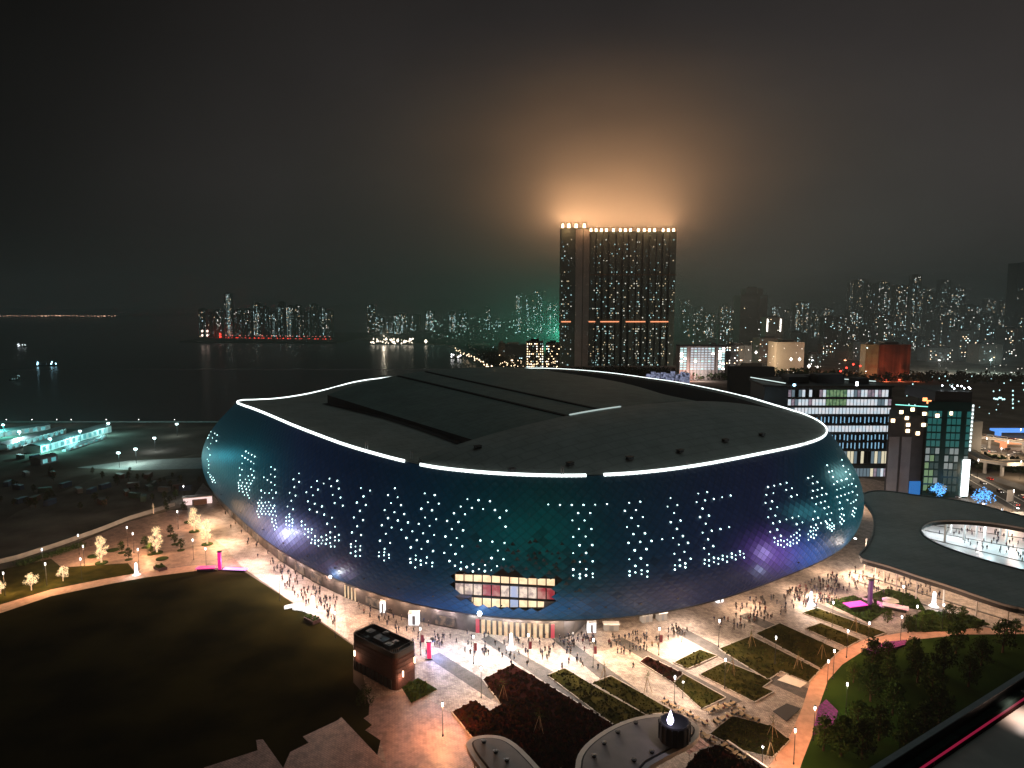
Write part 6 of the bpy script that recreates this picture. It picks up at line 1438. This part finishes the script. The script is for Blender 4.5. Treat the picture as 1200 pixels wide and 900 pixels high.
# cars on the roads
def car_mesh():
    b = MB(); b.add([(-2.2, -.88, .3), (2.2, -.88, .3), (2.2, .88, .3), (-2.2, .88, .3), (-2.2, -.9, .85), (2.1, -.88, .8), (2.1, .88, .8), (-2.2, .9, .85), (-1.6, -.75, 1.4), (.6, -.75, 1.42), (.6, .75, 1.42), (-1.6, .75, 1.4), (-2.1, -.85, .9), (1.2, -.85, .88), (1.2, .85, .88), (-2.1, .85, .9)],
        [(0, 1, 5, 4), (1, 2, 6, 5), (2, 3, 7, 6), (3, 0, 4, 7), (4, 5, 13, 12), (6, 7, 15, 14), (5, 6, 14, 13), (7, 4, 12, 15), (8, 9, 10, 11), (0, 3, 2, 1)])
    g_ = MB(); g_.add([(-2.1, -.85, .9), (1.2, -.85, .88), (1.2, .85, .88), (-2.1, .85, .9), (-1.6, -.75, 1.39), (.6, -.75, 1.41), (.6, .75, 1.41), (-1.6, .75, 1.39)], [(0, 1, 5, 4), (1, 2, 6, 5), (2, 3, 7, 6), (3, 0, 4, 7)])
    wl = MB(); wl.lathe([(0, 0), (.33, 0), (.33, .22), (0, .22)], (0, 0, 0), 12)
    hl = MB(); hl.box((2.15, 0, .65), (.15, .35, .2)); tl = MB(); tl.box((-2.2, 0, .75), (.12, .35, .2))
    return b, g_.mesh('windows', M['black']), wl.mesh('wheel', M['black']), hl.mesh('headlight', trail_c), tl.mesh('tail_light', M['red'])
cb_, cg, cwh, chl, ctl = car_mesh(); cbody = {n_: cb_.mesh('body', mat('car_' + n_, c, .3, metal=.3)) for n_, c in (('white', (.6, .6, .6)), ('black', (.02, .02, .02)), ('silver', (.3, .3, .32)), ('red', (.3, .02, .02)))}
rcar = random.Random(4)
def car(px, py, px2, py2, col, lab, z=.05, beams=0):
    a, b2 = Vector((*at(px, py, z), z)), Vector((*at(px2, py2, z), z)); d = b2 - a; o = empty('car', a, math.atan2(d.y, d.x), lab, 'car', 'cars on the roads at the right')
    link('body', cbody[col], o); link('windows', cg, o)
    for sx in (-1.35, 1.35):
        for sy in (-.9, .68): w_ = link('wheel', cwh, o, (sx, sy, .33)); w_.rotation_euler = (-math.pi / 2, 0, 0)
    for sy in (-.6, .6): link('headlight', chl, o, (0, sy, 0)); link('tail_light', ctl, o, (0, sy, 0))
for i, (px, py, px2, py2, col, z) in enumerate(((1152, 567, 1162, 572, 'white', .05), (1172, 577, 1182, 582, 'black', .05), (1190, 592, 1180, 587, 'silver', .05), (1160, 562, 1150, 557, 'red', .05), (1198, 583, 1188, 578, 'white', .05), (1150, 526, 1160, 527, 'white', .05), (1163, 530, 1173, 530, 'silver', .05), (1180, 527, 1170, 527, 'black', .05), (1192, 531, 1182, 531, 'white', .05), (1145, 531, 1135, 529, 'red', .05), (1185, 534, 1175, 534, 'silver', .05), (1160, 512, 1170, 513, 'white', 8), (1185, 515, 1175, 514, 'red', 8), (1120, 583, 1128, 585, 'silver', .05))):
    car(px, py, px2, py2, col, '%s car %s' % (col, 'on the far viaduct' if z > 1 else 'on the wide road below the viaducts' if py < 540 else 'on the diagonal road at the right edge' if px > 1130 else 'parked at the foot of the dark hotel'), z)
for i, (px, py, lab, pw) in enumerate(((1145, 560, 'orange lit road lamp on the diagonal road, left', 3000), (1186, 600, 'tall road lamp standing on the verge by the diagonal road', 3500), (1172, 545, 'road lamp between diagonal road and near viaduct', 3000), (1195, 562, 'road lamp at the right edge by the diagonal road', 3500), (1155, 532, 'road lamp on the wide road, left', 9000), (1180, 536, 'road lamp on the wide road, right', 9000), (1142, 517, 'road lamp beyond the far viaduct', 7000), (1195, 520, 'road lamp beyond the far viaduct at the edge', 9000))):
    street_lamp(px, py, lab, (1, .74, .5), pw * 2.6, group='road lamps at the right', h=1.3, r=.4)
o = empty('road_sign', (*at(1187, 592), 0), .2, 'white rear side of a road sign on a pole by the road', 'road sign'); w = MB(); w.tube([(0, 0, 0), (0, 0, 7)], .15, 6); w.build('pole', M['steel'], o); w = MB(); w.box((-2, 0, 18), (4, .2, 6)); w.build('panel', M['concrete'], o, loc=(0, 0, -13))
for px, py, c1, lab in ((1188, 512, (.1, .35, 1), 'blue lit petrol station canopy beyond the far viaduct'), (1196, 526, (1, .35, .15), 'orange red lit shop row beyond the near viaduct')):
    x, y = at(px, py); w = MB(); w.box((0, 0, 5), (30, 10, 1.6)); w.box((-12, 0, 2.2), (.8, 6, 4.2)); w.box((12, 0, 2.2), (.8, 6, 4.2)); w.build('lit_canopy', glow('canopy_glow_%d' % px, c1, 1.1), label=lab, cat='building', loc=(x, y, 0))
# distant tree masses
def grove(name, lab, pts, n, h, spread=6):
    w = MB(); r = random.Random(n)
    for k in range(n):
        px, py = pt_in(pts); x, y = at(px, py); c = Vector((x, y, r.uniform(.3, 1) * h)); rr_ = r.uniform(1.5, 3.2)
        for q in range(7):
            d = Vector((r.gauss(0, 1), r.gauss(0, 1), r.gauss(0, .8))).normalized() * rr_; p = c + d; e_ = Vector((r.gauss(0, 1), r.gauss(0, 1), r.gauss(0, 1))).normalized() * rr_ * .6; f_ = e_.cross(d).normalized() * rr_ * .5; w.quad(p - e_, p - f_, p + e_, p + f_)
    w.build(name, M['leaf2'], label=lab, cat='trees', kind='stuff')
grove('woodland', 'dark band of trees before the city right of the tall tower', [(650, 438), (830, 436), (1000, 441), (1200, 445), (1200, 452), (800, 446), (640, 444)], 1500, 9)
grove('woodland', 'dark trees along the curving shore left of the tan blocks', [(545, 408), (600, 418), (612, 432), (580, 432)], 500, 10)
grove('woodland', 'dark trees around the dark hotel and the roads', [(1050, 560), (1128, 545), (1135, 580), (1090, 584)], 260, 4); grove('woodland', 'dark roadside trees between the viaducts', [(1140, 541), (1200, 548), (1200, 556), (1145, 549)], 260, 4)
# green floodlight haze left of the tall tower
x, y = at(625, 405); o = empty('green_floodlight', (x, 1500, 0), 0, 'green floodlight mast on the shore left of the tall tower', 'floodlight'); w = MB(); w.tube([(0, 0, 0), (0, 0, 22)], .4, 6); w.build('mast', M['dark'], o); w = MB(); w.box((0, 0, 23), (5, 3, 2)); w.build('lamp_head', glow('green_head', (.2, 1, .7), 1.5), o)
lamp('green_beam', (60, 0, 34), (.10, 1, .60), 6e5, r=4, parent=o)
# ------------------------------------------------------------------ air
hv = bpy.data.materials.new('night_haze'); hv.use_nodes = True; t = hv.node_tree; t.nodes.clear(); oo = t.nodes.new('ShaderNodeOutputMaterial'); pv = t.nodes.new('ShaderNodeVolumePrincipled')
pv.inputs['Density'].default_value = HAZE; pv.inputs['Color'].default_value = (.82, .85, .85, 1); pv.inputs['Anisotropy'].default_value = .1; t.links.new(pv.outputs[0], oo.inputs['Volume'])
w = MB(); w.box((0, 4300, 198), (14600, 9400, 404)); hb = w.build('haze', hv, kind='stuff', label='thin night haze over harbour and city', cat='haze')
cvm = bpy.data.materials.new('low_cloud'); cvm.use_nodes = True; t = cvm.node_tree; t.nodes.clear(); oo = t.nodes.new('ShaderNodeOutputMaterial'); pv = t.nodes.new('ShaderNodeVolumePrincipled')
def nn(ty, **k):
    q = t.nodes.new(ty)
    for a, b_ in k.items(): setattr(q, a, b_)
    return q
tcn = nn('ShaderNodeTexCoord'); ln = nn('ShaderNodeVectorMath', operation='LENGTH'); t.links.new(tcn.outputs['Object'], ln.inputs[0])
m1 = nn('ShaderNodeMapRange', interpolation_type='SMOOTHSTEP'); m1.inputs[1].default_value = 1; m1.inputs[2].default_value = .05; m1.inputs[3].default_value = 0; m1.inputs[4].default_value = .0036; t.links.new(ln.outputs['Value'], m1.inputs[0])
nz = nn('ShaderNodeTexNoise'); nz.inputs['Scale'].default_value = 3.5; nz.inputs['Detail'].default_value = 3; t.links.new(tcn.outputs['Object'], nz.inputs['Vector'])
m2 = nn('ShaderNodeMapRange'); m2.inputs[1].default_value = .3; m2.inputs[2].default_value = .7; m2.inputs[3].default_value = .65; m2.inputs[4].default_value = 1.35; t.links.new(nz.outputs[0], m2.inputs[0])
mm_ = nn('ShaderNodeMath', operation='MULTIPLY'); t.links.new(m1.outputs[0], mm_.inputs[0]); t.links.new(m2.outputs[0], mm_.inputs[1]); t.links.new(mm_.outputs[0], pv.inputs['Density'])
pv.inputs['Color'].default_value = (.92, .92, .92, 1); t.links.new(pv.outputs[0], oo.inputs['Volume'])
bm = bmesh.new(); bmesh.ops.create_icosphere(bm, subdivisions=4, radius=1); me = bpy.data.meshes.new('low_cloud'); bm.to_mesh(me); bm.free(); me.materials.append(cvm)
cx_, cz_ = hz(735, 205, RY + 5); o = link('low_cloud', me, None, (cx_, RY + 120, cz_)); o.scale = (640, 380, 250); tag(o, 'low cloud lit amber from below above the crown of the tall tower', 'cloud', None, 'stuff')
# bank of mist lying over the city behind the stadium, thinning out over the sea and with height
mvm = bpy.data.materials.new('city_mist'); mvm.use_nodes = True; t = mvm.node_tree; t.nodes.clear(); oo = t.nodes.new('ShaderNodeOutputMaterial'); pv = t.nodes.new('ShaderNodeVolumePrincipled')
tcn = nn('ShaderNodeTexCoord'); sx = nn('ShaderNodeSeparateXYZ'); t.links.new(tcn.outputs['Object'], sx.inputs[0])
a1 = nn('ShaderNodeMapRange', interpolation_type='SMOOTHSTEP'); a1.inputs[1].default_value = -1800; a1.inputs[2].default_value = 200; a1.inputs[3].default_value = .12; a1.inputs[4].default_value = 1; t.links.new(sx.outputs[0], a1.inputs[0])
a2 = nn('ShaderNodeMapRange', interpolation_type='SMOOTHSTEP'); a2.inputs[1].default_value = 330; a2.inputs[2].default_value = 60; a2.inputs[3].default_value = 0; a2.inputs[4].default_value = .0006; t.links.new(sx.outputs[2], a2.inputs[0])
am = nn('ShaderNodeMath', operation='MULTIPLY'); t.links.new(a1.outputs[0], am.inputs[0]); t.links.new(a2.outputs[0], am.inputs[1]); t.links.new(am.outputs[0], pv.inputs['Density'])
pv.inputs['Color'].default_value = (.86, .93, .92, 1); t.links.new(pv.outputs[0], oo.inputs['Volume'])
w = MB(); w.box((0, 3800, 164), (12000, 5500, 332)); w.build('city_mist', mvm, kind='stuff', label='bank of mist lying over the far city', cat='mist')
